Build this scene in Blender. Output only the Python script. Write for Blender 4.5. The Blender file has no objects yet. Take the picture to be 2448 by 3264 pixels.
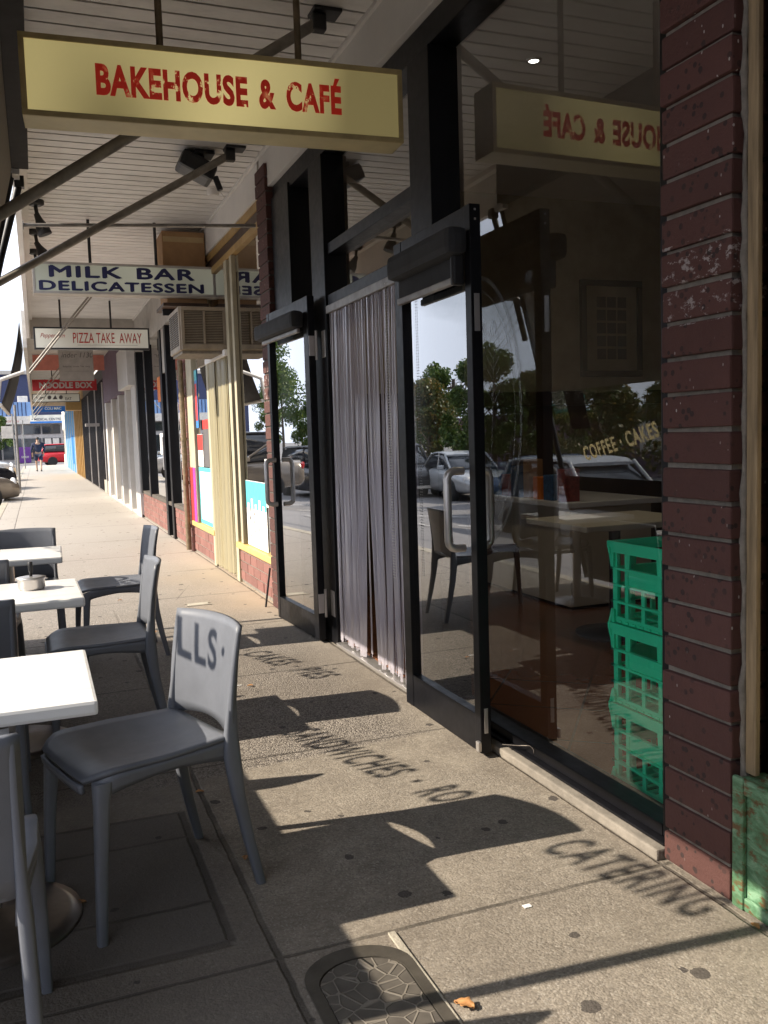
import bpy, bmesh, math, random
from mathutils import Vector, Matrix
R = math.radians
random.seed(7)
SC = bpy.context.scene
COL = SC.collection

# ---------------------------------------------------------------- camera
cd = bpy.data.cameras.new("camera")
cam = bpy.data.objects.new("camera", cd)
COL.objects.link(cam)
cd.sensor_fit = 'VERTICAL'; cd.sensor_height = 24.0; cd.lens = 24.0*2850/3264
cd.clip_start = 0.02; cd.clip_end = 1000
cam.matrix_world = Matrix(((0.932, 0.060, -0.358, -1.66),
                           (-0.362, 0.069, -0.930, 0.0),
                           (-0.031, 0.996, 0.086, 1.28),
                           (0, 0, 0, 1)))
SC.camera = cam

# ---------------------------------------------------------------- world, sun
SUN = Vector((-1.06, 0.10, 0.765)).normalized()
w = bpy.data.worlds.new("World"); SC.world = w; w.use_nodes = True
nt = w.node_tree; nt.nodes.clear()
out = nt.nodes.new('ShaderNodeOutputWorld'); bg = nt.nodes.new('ShaderNodeBackground')
sky = nt.nodes.new('ShaderNodeTexSky'); sky.sky_type = 'NISHITA'; sky.sun_disc = False
sky.sun_elevation = math.asin(SUN.z); sky.sun_rotation = math.atan2(SUN.x, SUN.y)
sky.dust_density = 2.0
tc = nt.nodes.new('ShaderNodeTexCoord'); mp = nt.nodes.new('ShaderNodeMapping')
mp.inputs['Scale'].default_value = (1.6, 1.6, 4.5)
nz = nt.nodes.new('ShaderNodeTexNoise'); nz.inputs['Scale'].default_value = 1.7
nz.inputs['Detail'].default_value = 7; nz.inputs['Roughness'].default_value = .55
cr = nt.nodes.new('ShaderNodeValToRGB'); cr.color_ramp.elements[0].position = .20; cr.color_ramp.elements[1].position = .52
mx = nt.nodes.new('ShaderNodeMix'); mx.data_type = 'RGBA'
nt.links.new(tc.outputs['Generated'], mp.inputs['Vector']); nt.links.new(mp.outputs[0], nz.inputs['Vector'])
nt.links.new(nz.outputs['Fac'], cr.inputs['Fac']); nt.links.new(cr.outputs['Color'], mx.inputs['Factor'])
nt.links.new(sky.outputs['Color'], mx.inputs['A']); mx.inputs['B'].default_value = (18.0, 19.4, 22.5, 1)
nt.links.new(mx.outputs['Result'], bg.inputs['Color']); bg.inputs['Strength'].default_value = 0.05
nt.links.new(bg.outputs[0], out.inputs['Surface'])

sd = bpy.data.lights.new("sun", 'SUN'); sd.energy = 5.0; sd.angle = R(0.53); sd.color = (1.0, .90, .755)
sun = bpy.data.objects.new("sun", sd); COL.objects.link(sun)
sun.rotation_euler = SUN.to_track_quat('Z', 'Y').to_euler()

SC.view_settings.view_transform = 'Standard'; SC.view_settings.look = 'None'
SC.view_settings.exposure = 0.92; SC.view_settings.gamma = 1.0
SC.cycles.max_bounces = 8; SC.cycles.diffuse_bounces = 4; SC.cycles.glossy_bounces = 4
SC.cycles.transparent_max_bounces = 24; SC.cycles.transmission_bounces = 6
SC.cycles.sample_clamp_indirect = 6.0
SC.cycles.caustics_reflective = False; SC.cycles.caustics_refractive = False
SC.cycles.use_denoising = True

# ---------------------------------------------------------------- materials
class NT:
    def __init__(s, name):
        s.m = bpy.data.materials.new(name); s.m.use_nodes = True
        s.t = s.m.node_tree; s.b = s.t.nodes['Principled BSDF']; s.o = s.t.nodes['Material Output']
        s.tc = s.t.nodes.new('ShaderNodeTexCoord')
    def n(s, ty, **k):
        x = s.t.nodes.new(ty)
        for a, v in k.items(): setattr(x, a, v)
        return x
    def l(s, a, b): s.t.links.new(a, b)
    def math(s, op, a, b=None, c=None):
        x = s.n('ShaderNodeMath', operation=op)
        for i, v in enumerate((a, b, c)):
            if v is None: continue
            if isinstance(v, (int, float)): x.inputs[i].default_value = v
            else: s.l(v, x.inputs[i])
        return x.outputs[0]
    def noise(s, scale, detail=4, rough=.55, vec=None, dist=0):
        x = s.n('ShaderNodeTexNoise'); x.inputs['Scale'].default_value = scale
        x.inputs['Detail'].default_value = detail; x.inputs['Roughness'].default_value = rough
        x.inputs['Distortion'].default_value = dist
        s.l(vec or s.tc.outputs['Object'], x.inputs['Vector']); return x.outputs['Fac']
    def vor(s, scale, feat='F1', vec=None, out='Distance', dim='3D'):
        x = s.n('ShaderNodeTexVoronoi', feature=feat, voronoi_dimensions=dim); x.inputs['Scale'].default_value = scale
        s.l(vec or s.tc.outputs['Object'], x.inputs['Vector']); return x.outputs[out]
    def ramp(s, fac, stops):
        x = s.n('ShaderNodeValToRGB'); e = x.color_ramp.elements
        while len(e) < len(stops): e.new(.5)
        for i, (p, c) in enumerate(stops):
            e[i].position = p; e[i].color = (*c, 1) if not isinstance(c, (int, float)) else (c, c, c, 1)
        s.l(fac, x.inputs['Fac']); return x.outputs['Color']
    def mix(s, fac, a, b, mode='MIX'):
        x = s.n('ShaderNodeMix', data_type='RGBA', blend_type=mode)
        for k, v in (('Factor', fac), ('A', a), ('B', b)):
            if isinstance(v, (int, float)): x.inputs[k].default_value = v if k == 'Factor' else (v, v, v, 1)
            elif isinstance(v, tuple): x.inputs[k].default_value = (*v, 1)
            else: s.l(v, x.inputs[k])
        return x.outputs['Result']
    def bump(s, h, strength=.3, dist=.01):
        x = s.n('ShaderNodeBump'); x.inputs['Strength'].default_value = strength; x.inputs['Distance'].default_value = dist
        s.l(h, x.inputs['Height']); s.l(x.outputs[0], s.b.inputs['Normal'])
    def mapped(s, scale=(1, 1, 1), rot=(0, 0, 0), loc=(0, 0, 0)):
        x = s.n('ShaderNodeMapping'); x.inputs['Scale'].default_value = scale; x.inputs['Rotation'].default_value = rot
        x.inputs['Location'].default_value = loc
        s.l(s.tc.outputs['Object'], x.inputs['Vector']); return x.outputs[0]

def mat(name, c, rough=.6, metal=0., var=.18, scale=6., bump=.0, bscale=60., emit=0., spec=.5, stretch=None, dirt=0.):
    """painted / plain surface: base colour broken by soft wear noise, optional fine bump and dirt specks"""
    t = NT(name); t.b.inputs['Roughness'].default_value = rough; t.b.inputs['Metallic'].default_value = metal
    t.b.inputs['Specular IOR Level'].default_value = spec
    v = t.mapped(stretch) if stretch else None
    f = t.noise(scale, 6, .6, v)
    d = tuple(x*(1-var) for x in c); h = tuple(min(1, x*(1+var*.6)) for x in c)
    colr = t.ramp(f, [(.3, d), (.7, h)])
    if dirt:
        g = t.noise(2.3, 8, .7, v)
        colr = t.mix(t.math('MULTIPLY', t.ramp(g, [(.5, 0.), (.68, 1.)]), dirt), colr, tuple(x*.35 for x in c))
    t.l(colr, t.b.inputs['Base Color'])
    r = t.noise(scale*3, 3)
    t.l(t.math('ADD', t.math('MULTIPLY', r, .22), rough-.11), t.b.inputs['Roughness'])
    if bump: t.bump(t.noise(bscale, 3), bump, .004)
    if emit:
        t.l(colr, t.b.inputs['Emission Color']); t.b.inputs['Emission Strength'].default_value = emit
    return t.m

def glass(name, tint=(.80, .82, .82), base=.045, dirt=.05, gain=1.0):
    t = NT(name); t.t.nodes.remove(t.b)
    lw = t.n('ShaderNodeLayerWeight'); lw.inputs['Blend'].default_value = .5
    p = t.math('POWER', lw.outputs['Facing'], 4.6)
    fac = t.math('MINIMUM', t.math('ADD', t.math('MULTIPLY', p, .95*gain), base), 1.0)
    gl = t.n('ShaderNodeBsdfGlossy'); gl.inputs['Roughness'].default_value = 0.0; gl.inputs['Color'].default_value = (.95, .96, .97, 1)
    tr = t.n('ShaderNodeBsdfTransparent'); tr.inputs['Color'].default_value = (*tint, 1)
    df = t.n('ShaderNodeBsdfDiffuse'); df.inputs['Color'].default_value = (.45, .43, .4, 1)
    m1 = t.n('ShaderNodeMixShader'); m2 = t.n('ShaderNodeMixShader')
    sm = t.noise(3.0, 8, .7, t.mapped((1, 1, .45)))
    t.l(t.math('MULTIPLY', t.ramp(sm, [(.42, 0.), (.8, 1.)]), dirt), m1.inputs[0])
    t.l(tr.outputs[0], m1.inputs[1]); t.l(df.outputs[0], m1.inputs[2])
    t.l(fac, m2.inputs[0]); t.l(m1.outputs[0], m2.inputs[1]); t.l(gl.outputs[0], m2.inputs[2])
    t.l(m2.outputs[0], t.o.inputs['Surface']); return t.m

def sheer(name, c, alpha=.5, gloss=.25, rough=.15, stretch=(1, 1, .15), translucent=.5):
    """clear-ish plastic: part see-through, part milky, with a shine"""
    t = NT(name); t.t.nodes.remove(t.b)
    tr = t.n('ShaderNodeBsdfTransparent'); tr.inputs['Color'].default_value = (.9, .9, .9, 1)
    df = t.n('ShaderNodeBsdfDiffuse'); df.inputs['Color'].default_value = (*c, 1)
    tl = t.n('ShaderNodeBsdfTranslucent'); tl.inputs['Color'].default_value = (*c, 1)
    gl = t.n('ShaderNodeBsdfGlossy'); gl.inputs['Roughness'].default_value = rough; gl.inputs['Color'].default_value = (.9, .9, .92, 1)
    a = t.n('ShaderNodeMixShader'); a.inputs[0].default_value = translucent
    t.l(df.outputs[0], a.inputs[1]); t.l(tl.outputs[0], a.inputs[2])
    b = t.n('ShaderNodeMixShader')
    n = t.noise(25, 4, .6, t.mapped(stretch))
    t.l(t.math('ADD', t.math('MULTIPLY', n, .3), alpha-.15), b.inputs[0])
    t.l(tr.outputs[0], b.inputs[1]); t.l(a.outputs[0], b.inputs[2])
    cmix = t.n('ShaderNodeMixShader'); cmix.inputs[0].default_value = gloss
    t.l(b.outputs[0], cmix.inputs[1]); t.l(gl.outputs[0], cmix.inputs[2])
    t.l(cmix.outputs[0], t.o.inputs['Surface']); return t.m

def worn_paint(name, c, cut=.56, scale=30, rough=.5):
    """sign lettering with chipped gaps that let the board show through"""
    t = NT(name); t.b.inputs['Base Color'].default_value = (*c, 1); t.b.inputs['Roughness'].default_value = rough
    t.b.inputs['Emission Color'].default_value = (*c, 1); t.b.inputs['Emission Strength'].default_value = .09   # lit through from the box behind
    tr = t.n('ShaderNodeBsdfTransparent'); m = t.n('ShaderNodeMixShader')
    big = t.noise(5.5, 2); f = t.noise(scale, 6, .75, t.mapped((1, 1, .6)))
    g = t.math('MULTIPLY', t.ramp(big, [(.46, 0.), (.56, 1.)]), t.ramp(f, [(cut-.07, 0.), (cut-.04, 1.)]))
    t.l(g, m.inputs[0]); t.l(t.b.outputs[0], m.inputs[1]); t.l(tr.outputs[0], m.inputs[2])
    t.l(m.outputs[0], t.o.inputs['Surface']); return t.m

def lightbox(name, c, emit):
    """sign face lit by tubes behind it: brighter in the middle of the box"""
    t = NT(name); t.b.inputs['Roughness'].default_value = .35
    f = t.noise(1.3, 1, vec=t.mapped((1., .1, .5), loc=(.35, 0, 0))); g = t.noise(90, 2)
    colr = t.mix(t.math('MULTIPLY', g, .25), t.ramp(f, [(.35, tuple(x*.9 for x in c)), (.65, c)]), tuple(x*.85 for x in c))
    t.l(colr, t.b.inputs['Base Color'])
    if emit:
        t.l(colr, t.b.inputs['Emission Color']); t.l(t.math('MULTIPLY', t.ramp(f, [(.36, .3), (.62, 1.5)]), emit), t.b.inputs['Emission Strength'])
    return t.m

def brickmat(name, a, b, mortar=None, scale=1.0, spots=True):
    t = NT(name); t.b.inputs['Roughness'].default_value = .82
    isl = t.n('ShaderNodeNewGeometry').outputs['Random Per Island']
    f = t.noise(14, 6, .65)
    colr = t.mix(f, a, b)
    colr = t.mix(t.math('MULTIPLY', isl, .7), colr, tuple(x*.5 for x in a))
    if spots:
        s = t.vor(32)
        k = t.math('MULTIPLY', t.math('LESS_THAN', t.math('ADD', s, t.math('MULTIPLY', t.noise(60, 2), .12)), .33), t.ramp(t.noise(5, 3), [(.42, 0.), (.52, 1.)]))
        colr = t.mix(t.math('MULTIPLY', k, .75), colr, (.02, .014, .013))
        s2 = t.vor(38, vec=t.mapped((1, 1, .55), loc=(3, 1, 7)))
        k2 = t.math('MULTIPLY', t.math('LESS_THAN', s2, .095), t.ramp(t.noise(4, 2, vec=t.mapped(loc=(9, 2, 4))), [(.48, 0.), (.6, 1.)]))
        colr = t.mix(t.math('MULTIPLY', k2, .8), colr, (.55, .52, .48))
        # pale paint scuffs about eye level
        g = t.n('ShaderNodeSeparateXYZ'); t.l(t.tc.outputs['Object'], g.inputs[0])
        zz = t.math('ABSOLUTE', t.math('SUBTRACT', g.outputs['Z'], 1.66))
        band = t.math('LESS_THAN', zz, .11)
        sc = t.math('MULTIPLY', band, t.ramp(t.noise(22, 6, .7, t.mapped((1, 1.0, 1.6), loc=(1, 5, 3))), [(.55, 0.), (.60, 1.)]))
        colr = t.mix(t.math('MULTIPLY', sc, .65), colr, (.5, .45, .43))
    t.l(colr, t.b.inputs['Base Color'])
    t.bump(t.math('ADD', t.noise(120, 5, .7), t.math('MULTIPLY', t.noise(18, 4, .6), 1.5)), .5, .005)
    return t.m

M = {}
def mk():
    M['black'] = mat('black_frame_paint', (.006, .006, .008), .42, var=.35, scale=9, spec=.28)
    M['blackmetal'] = mat('black_metal', (.02, .02, .022), .45)
    M['blind'] = mat('black_blind_fabric', (.028, .029, .032), .8, bump=.1, bscale=300)
    M['steel'] = mat('satin_steel', (.58, .55, .53), .34, .75, var=.03, scale=3)
    M['basemetal'] = mat('tarnished_base_steel', (.16, .14, .125), .35, .8, var=.3, scale=8, dirt=.4)
    M['galv'] = mat('galvanised_pipe', (.34, .32, .3), .5, .6, var=.3, scale=12, dirt=.4)
    M['pipe'] = mat('dull_grey_pipe', (.33, .30, .26), .55, .25, var=.35, scale=11, dirt=.5)
    M['rod'] = mat('rusty_tan_rod', (.2, .15, .09), .6, .2, var=.4, scale=22, dirt=.6)
    M['white'] = mat('white_paint', (.74, .715, .68), .55, var=.06, scale=2.5, bump=.05, bscale=30, dirt=.12)
    M['ceiling'] = mat('ceiling_board_paint', (.76, .735, .70), .5, var=.10, scale=2.2, dirt=.30, stretch=(1, 2.5, 1))
    M['cream'] = mat('cream_paint', (.47, .42, .30), .5, var=.15, scale=5, dirt=.3)
    M['gold'] = mat('ochre_beam_paint', (.42, .27, .10), .5, var=.2, scale=4, dirt=.3)
    M['yellow'] = mat('yellow_sill_paint', (.62, .45, .16), .5, var=.12, scale=6, dirt=.25)
    M['glass'] = glass('window_glass', (.92, .93, .92), base=.10, gain=2.1, dirt=.02)
    M['doorglass'] = glass('door_glass', (.80, .82, .82), base=.22, gain=2.2, dirt=.02)
    M['glassdark'] = glass('far_window_glass', (.5, .52, .54), base=.12, gain=1.5)
    M['vinyl'] = glass('clear_blind_vinyl', (.93, .93, .92), base=.02, dirt=.03)
    M['frost'] = sheer('etched_white_film', (.75, .78, .78), .20, .02, .4, translucent=.3)
    M['chair'] = mat('charcoal_plastic', (.148, .157, .182), .45, var=.14, dirt=.12, scale=7, bump=.12, bscale=420, spec=.5)
    M['tabletop'] = mat('white_laminate', (.78, .765, .74), .32, var=.10, scale=4, stretch=(.5, 6, 1), dirt=.08)
    M['canvas'] = sheer('blind_canvas', (.38, .35, .30), .995, .01, .6, translucent=.04)
    M['canvasdark'] = mat('dark_canvas', (.035, .033, .034), .85)
    M['red'] = worn_paint('chipped_red_lettering', (.62, .030, .014), cut=.60)
    M['signcream'] = lightbox('cream_sign_acrylic', (.78, .65, .28), .24)
    M['signframe'] = mat('ochre_sign_frame', (.50, .39, .19), .5, var=.25, scale=9, dirt=.3)
    M['signbox'] = mat('cream_sign_box', (.66, .56, .30), .5, var=.12, scale=4, dirt=.2)
    M['signgrey'] = lightbox('pale_sign_acrylic', (.60, .62, .50), .07)
    M['signwhite'] = lightbox('white_sign_acrylic', (.72, .70, .60), .12)
    M['navy'] = mat('navy_lettering', (.015, .018, .085), .5)
    M['redink'] = mat('red_lettering', (.42, .03, .02), .5)
    M['greytext'] = mat('grey_lettering', (.12, .11, .11), .5)
    M['palegrey'] = mat('pale_grey_lettering', (.45, .42, .40), .5)
    M['letter'] = sheer('cream_vinyl_lettering', (.88, .80, .58), .98, .01, .5, translucent=.6)
    M['brick'] = brickmat('dark_brown_brick', (.128, .050, .040), (.078, .033, .029))
    M['brickred'] = brickmat('red_brick', (.29, .135, .112), (.21, .095, .078), spots=False)
    M['mortar'] = mat('grey_mortar', (.23, .20, .165), .9, var=.3, scale=30, bump=.5, bscale=150)
    M['mortardark'] = mat('dark_mortar', (.10, .085, .07), .9, var=.3, scale=30, bump=.5, bscale=150)
    M['timber'] = mat('weathered_timber', (.33, .235, .13), .7, var=.45, scale=9, stretch=(6, 6, .5), bump=.5, bscale=40)
    M['concrete'] = mat('old_concrete', (.40, .36, .29), .9, var=.25, scale=8, bump=.6, bscale=120, dirt=.35)
    M['greencrate'] = mat('green_crate_plastic', (.020, .68, .36), .42, var=.12, scale=5, spec=.4, dirt=.12)
    M['cardboard'] = mat('cardboard', (.36, .21, .10), .8, var=.18, scale=7)
    M['tape'] = mat('packing_tape', (.5, .36, .18), .35)
    M['acbeige'] = mat('aged_beige_metal', (.34, .275, .20), .55, var=.25, scale=9, dirt=.4)
    M['acdark'] = mat('dark_grille', (.06, .045, .03), .7)
    M['strip'] = sheer('smoky_plastic_strip', (.84, .79, .89), .62, .25, .22, translucent=.3)
    M['stripy'] = sheer('yellowed_plastic_strip', (.62, .55, .36), .72, .10, .22)
    M['wallin'] = mat('interior_wall_paint', (.42, .36, .25), .8)
    M['darkwood'] = mat('dark_interior_timber', (.07, .04, .025), .5, var=.3, stretch=(1, 1, .2))
    M['chairwood'] = mat('brown_chair_timber', (.13, .07, .04), .5)
    M['counter'] = mat('cream_counter_panel', (.62, .56, .43), .5, var=.06)
    M['paper'] = mat('white_paper', (.82, .80, .77), .7, var=.04)
    M['teal'] = mat('teal_print', (.10, .50, .55), .5, var=.25, scale=20)
    M['magenta'] = mat('magenta_print', (.62, .05, .35), .5)
    M['redprint'] = mat('red_print', (.62, .04, .03), .5)
    M['blueprint'] = mat('blue_print', (.05, .22, .55), .5)
    M['mutedred'] = mat('muted_red_print', (.26, .04, .035), .5, var=.5, scale=30); M['mutedblue'] = mat('muted_blue_print', (.05, .12, .24), .5, var=.5, scale=30)
    M['orange'] = mat('orange_print', (.75, .20, .03), .5)
    M['whitemetal'] = mat('white_gate_paint', (.60, .575, .545), .5, var=.1)
    M['darkgate'] = mat('dark_gate_paint', (.025, .022, .025), .5)
    M['blue'] = mat('sky_blue_paint', (.20, .50, .80), .5, var=.12)
    M['bluemetal'] = mat('blue_cladding', (.20, .34, .60), .5, var=.1)
    M['navywall'] = mat('navy_wall', (.03, .04, .10), .7)
    M['tan'] = mat('tan_paint', (.42, .27, .10), .6)
    M['offwhite'] = mat('rendered_white_wall', (.66, .62, .56), .8, dirt=.2)
    M['salmon'] = mat('salmon_sign', (.62, .22, .17), .5)
    M['signred'] = mat('deep_red_sign', (.42, .015, .02), .45)
    M['signblue'] = mat('blue_sign', (.03, .20, .60), .45)
    M['plum'] = mat('plum_paint', (.15, .10, .14), .7)
    M['putty'] = mat('putty_paint', (.42, .39, .35), .6)
    M['tyre'] = mat('tyre_rubber', (.02, .02, .02), .8)
    M['rim'] = mat('alloy_rim', (.5, .5, .52), .3, .8)
    M['carglass'] = mat('car_glass', (.02, .024, .03), .06, var=.1, spec=.9)
    for n, c in (('silver', (.46, .48, .5)), ('carwhite', (.75, .75, .74)), ('carblack', (.02, .02, .024)),
                 ('carred', (.55, .015, .025)), ('cargold', (.42, .36, .28)), ('carblue', (.05, .10, .22)), ('carbeige', (.20, .165, .13))):
        M[n] = mat(n+'_car_paint', c, .22, .25, var=.05, scale=2, spec=.7)
    M['headlight'] = mat('lamp_glass', (.7, .7, .7), .1)
    M['taillight'] = mat('red_lamp_glass', (.45, .02, .02), .2)
    M['skin'] = mat('skin', (.48, .29, .20), .6, var=.08)
    M['navycloth'] = mat('navy_cloth', (.02, .026, .06), .85)
    M['hair'] = mat('dark_hair', (.04, .03, .025), .6)
    M['bark'] = mat('tree_bark', (.10, .075, .055), .9, var=.4, scale=12, bump=.6)
    M['bulb'] = mat('lit_lamp', (1.0, .95, .85), .4, emit=7.0)
    M['lens'] = mat('lamp_lens', (.5, .5, .46), .2)
    M['dryleaf'] = mat('dry_leaf', (.42, .20, .07), .7, var=.35, scale=40)
    M['ironconc'] = mat('dirty_rim_concrete', (.25, .22, .185), .9, var=.3, scale=14, bump=.6, bscale=120, dirt=.4)
    M['iron'] = mat('cast_iron', (.085, .074, .06), .6, .3, var=.3, scale=12, bump=.3)
    M['purple'] = mat('purple_panel', (.12, .03, .22), .5)
mk()

def leafmat(name, a, b, c):
    t = NT(name); t.b.inputs['Roughness'].default_value = .55
    isl = t.n('ShaderNodeNewGeometry').outputs['Random Per Island']
    colr = t.ramp(isl, [(.0, a), (.55, b), (1., c)])
    t.l(colr, t.b.inputs['Base Color'])
    tl = t.n('ShaderNodeBsdfTranslucent'); t.l(colr, tl.inputs['Color'])
    m = t.n('ShaderNodeMixShader'); m.inputs[0].default_value = .3
    t.l(t.b.outputs[0], m.inputs[1]); t.l(tl.outputs[0], m.inputs[2]); t.l(m.outputs[0], t.o.inputs['Surface'])
    return t.m
M['leafgreen'] = leafmat('green_leaves', (.035, .075, .012), (.07, .13, .02), (.15, .19, .035))
M['leafautumn'] = leafmat('turning_leaves', (.05, .085, .015), (.10, .115, .022), (.21, .13, .03))

def green_dado():
    t = NT('peeling_green_paint'); t.b.inputs['Roughness'].default_value = .55
    v = t.mapped((3, 1.2, 2.5), (R(25), 0, 0))
    f = t.noise(7, 7, .7, v, 1.2); g = t.noise(16, 6, .7, v)
    colr = t.ramp(f, [(.32, (.05, .09, .035)), (.5, (.10, .22, .12)), (.66, (.24, .40, .26))])
    colr = t.mix(t.ramp(g, [(.52, 0.), (.60, 1.)]), colr, (.13, .075, .03))
    t.l(colr, t.b.inputs['Base Color']); t.bump(g, .5, .004); return t.m
M['dado'] = green_dado()

def tilemat():
    t = NT('brown_floor_tiles'); t.b.inputs['Roughness'].default_value = .22
    br = t.n('ShaderNodeTexBrick', offset=0.0); br.inputs['Scale'].default_value = 1.0
    br.inputs['Brick Width'].default_value = .42; br.inputs['Row Height'].default_value = .42; br.inputs['Mortar Size'].default_value = .006
    br.inputs['Color1'].default_value = (.20, .075, .035, 1); br.inputs['Color2'].default_value = (.155, .055, .028, 1); br.inputs['Mortar'].default_value = (.03, .02, .015, 1)
    t.l(t.mapped(rot=(0, 0, R(39))), br.inputs['Vector'])
    t.l(t.mix(t.math('MULTIPLY', t.noise(5, 5), .6), br.outputs['Color'], (.24, .11, .05)), t.b.inputs['Base Color']); return t.m
M['tile'] = tilemat()

def footpath_mat():
    t = NT('footpath_concrete'); b = t.b
    sep = t.n('ShaderNodeSeparateXYZ'); t.l(t.tc.outputs['Object'], sep.inputs[0])
    wob = t.math('MULTIPLY', t.math('SUBTRACT', t.noise(9, 5, .7), .5), .016)
    X = t.math('ADD', sep.outputs['X'], wob); Y = t.math('ADD', sep.outputs['Y'], wob)
    def line(c, at, wd): # soft-edged strip |c-at|<wd
        return t.ramp(t.math('DIVIDE', t.math('ABSOLUTE', t.math('SUBTRACT', c, at)), wd), [(.55, 1.), (1., 0.)])
    def step(c, at, wd=.04):
        return t.ramp(t.math('ADD', t.math('DIVIDE', t.math('SUBTRACT', c, at), wd*2), .5), [(0, 0.), (1, 1.)])
    big = t.noise(1.1, 5, .6); med = t.noise(6, 6, .65); fine = t.noise(130, 4, .75)
    agg = t.vor(150, dim='2D'); aggc = t.n('ShaderNodeSeparateColor'); t.l(t.vor(150, out='Color', dim='2D'), aggc.inputs[0])
    smooth_col = t.ramp(t.math('ADD', t.math('MULTIPLY', med, .55), t.math('MULTIPLY', fine, .45)),
                        [(.30, (.15, .125, .10)), (.5, (.255, .22, .178)), (.70, (.36, .315, .255))])
    agg_col = t.ramp(t.math('ADD', t.math('MULTIPLY', aggc.outputs[0], .8), t.math('MULTIPLY', fine, .2)),
                     [(.15, (.105, .09, .08)), (.45, (.20, .175, .15)), (.9, (.33, .29, .25))])
    # trowelled concrete near the shop in the first bays, exposed aggregate elsewhere
    near = t.math('SUBTRACT', 1.0, step(t.math('ADD', Y, t.math('MULTIPLY', X, -.12)), 3.47, .02))
    edge = step(t.math('ADD', X, t.math('MULTIPLY', big, .3)), -.06, .12)
    sm = t.math('MAXIMUM', t.math('MULTIPLY', near, t.ramp(big, [(.25, .55), (.6, .9)])), t.math('MULTIPLY', edge, .8))
    pc = t.n('ShaderNodeSeparateColor'); t.l(t.vor(210, out='Color', dim='2D'), pc.inputs[0])
    smooth_col = t.mix(t.math('MULTIPLY', t.math('LESS_THAN', pc.outputs[0], .16), .32), smooth_col, (.10, .085, .075))
    smooth_col = t.mix(t.math('MULTIPLY', t.math('GREATER_THAN', pc.outputs[1], .90), .22), smooth_col, (.62, .58, .52))
    swirl = t.noise(10, 2, .5, t.mapped((1, 1.6, 1)), 4.5)
    smooth_col = t.mix(.15, smooth_col, t.ramp(swirl, [(.40, .18), (.60, .85)]), 'OVERLAY')
    colr = t.mix(sm, agg_col, smooth_col)
    colr = t.mix(t.ramp(t.noise(.7, 6, .65, t.mapped(loc=(4, 2, 0))), [(.40, 0.), (.66, .62)]), colr, (.13, .105, .082))
    # warm sandy stain by the deli wall
    deli = t.math('MULTIPLY', t.math('MULTIPLY', step(Y, 6.3, .5), t.math('SUBTRACT', 1., step(Y, 10.5, 2.))), step(t.math('ADD', X, t.math('MULTIPLY', big, .6)), -.15, .4))
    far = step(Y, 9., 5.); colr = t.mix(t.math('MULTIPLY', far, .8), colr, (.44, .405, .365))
    colr = t.mix(t.math('MULTIPLY', deli, .45), colr, (.50, .37, .24))
    # dark paver bay at the tables, its colour deepened for the shade there
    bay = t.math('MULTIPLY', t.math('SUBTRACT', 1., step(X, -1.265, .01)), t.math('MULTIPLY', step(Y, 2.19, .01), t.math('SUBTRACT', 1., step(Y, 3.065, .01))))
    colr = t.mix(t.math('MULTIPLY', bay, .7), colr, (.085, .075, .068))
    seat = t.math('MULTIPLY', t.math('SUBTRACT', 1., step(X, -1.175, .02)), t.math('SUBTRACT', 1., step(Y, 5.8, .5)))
    colr = t.mix(t.math('MULTIPLY', seat, .5), colr, (.10, .088, .078))  # seating strip darkened as well: shade put into the concrete colour
    # joints
    J = None
    for at in (-6.1, -4.8, -3.5, -2.2, -.9, .78, 2.07, 3.46, 4.73, 6.05, 7.4, 8.9, 10.4, 12.2, 14.5, 17.2, 20, 23, 26, 30, 34, 38, 43, 48, 54):
        m = line(Y, at, .007+.0004*max(at, 0)); J = m if J is None else t.math('MAXIMUM', J, m)
    J = t.math('MAXIMUM', J, t.math('MULTIPLY', line(X, -1.175, .012), t.math('SUBTRACT', 1., step(Y, 6.4, .8)))); J = t.math('MAXIMUM', J, line(X, -.022, .009))
    J = t.math('MAXIMUM', J, t.math('MULTIPLY', line(X, -2.05, .01), .8))
    bl = t.math('MAXIMUM', line(Y, 2.19, .022), line(Y, 3.065, .012)); bl = t.math('MAXIMUM', bl, t.math('MAXIMUM', line(Y, 2.42, .009), line(Y, 2.86, .009)))
    bl = t.math('MULTIPLY', bl, t.math('SUBTRACT', 1., step(X, -1.265, .01)))
    bl = t.math('MAXIMUM', bl, t.math('MULTIPLY', line(X, -1.268, .016), t.math('MULTIPLY', step(Y, 2.19, .01), t.math('SUBTRACT', 1., step(Y, 3.065, .01)))))
    J = t.math('MAXIMUM', J, bl)
    colr = t.mix(t.math('MULTIPLY', t.math('MULTIPLY', J, t.ramp(t.noise(3.3, 4), [(.3, .35), (.6, 1.)])), .75), colr, (.045, .038, .032))
    # flattened gum and oil spots
    v1 = t.vor(3.1, dim='2D'); rc = t.n('ShaderNodeSeparateColor'); t.l(t.vor(3.1, out='Color', dim='2D'), rc.inputs[0])
    sp = t.math('LESS_THAN', t.math('ADD', v1, t.math('MULTIPLY', t.math('SUBTRACT', t.noise(30, 3), .5), .09)), t.math('SUBTRACT', t.math('MULTIPLY', rc.outputs[1], .13), .055))
    colr = t.mix(t.math('MULTIPLY', sp, .78), colr, (.045, .038, .036))
    v2 = t.vor(1.9, vec=t.mapped(loc=(5.3, 1.7, 0)), dim='2D'); rc2 = t.n('ShaderNodeSeparateColor'); t.l(t.vor(1.9, out='Color', vec=t.mapped(loc=(5.3, 1.7, 0)), dim='2D'), rc2.inputs[0])
    sp2 = t.math('LESS_THAN', t.math('ADD', v2, t.math('MULTIPLY', t.math('SUBTRACT', t.noise(38, 3), .5), .075)), t.math('ADD', t.math('MULTIPLY', rc2.outputs[0], .034), .004))
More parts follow.
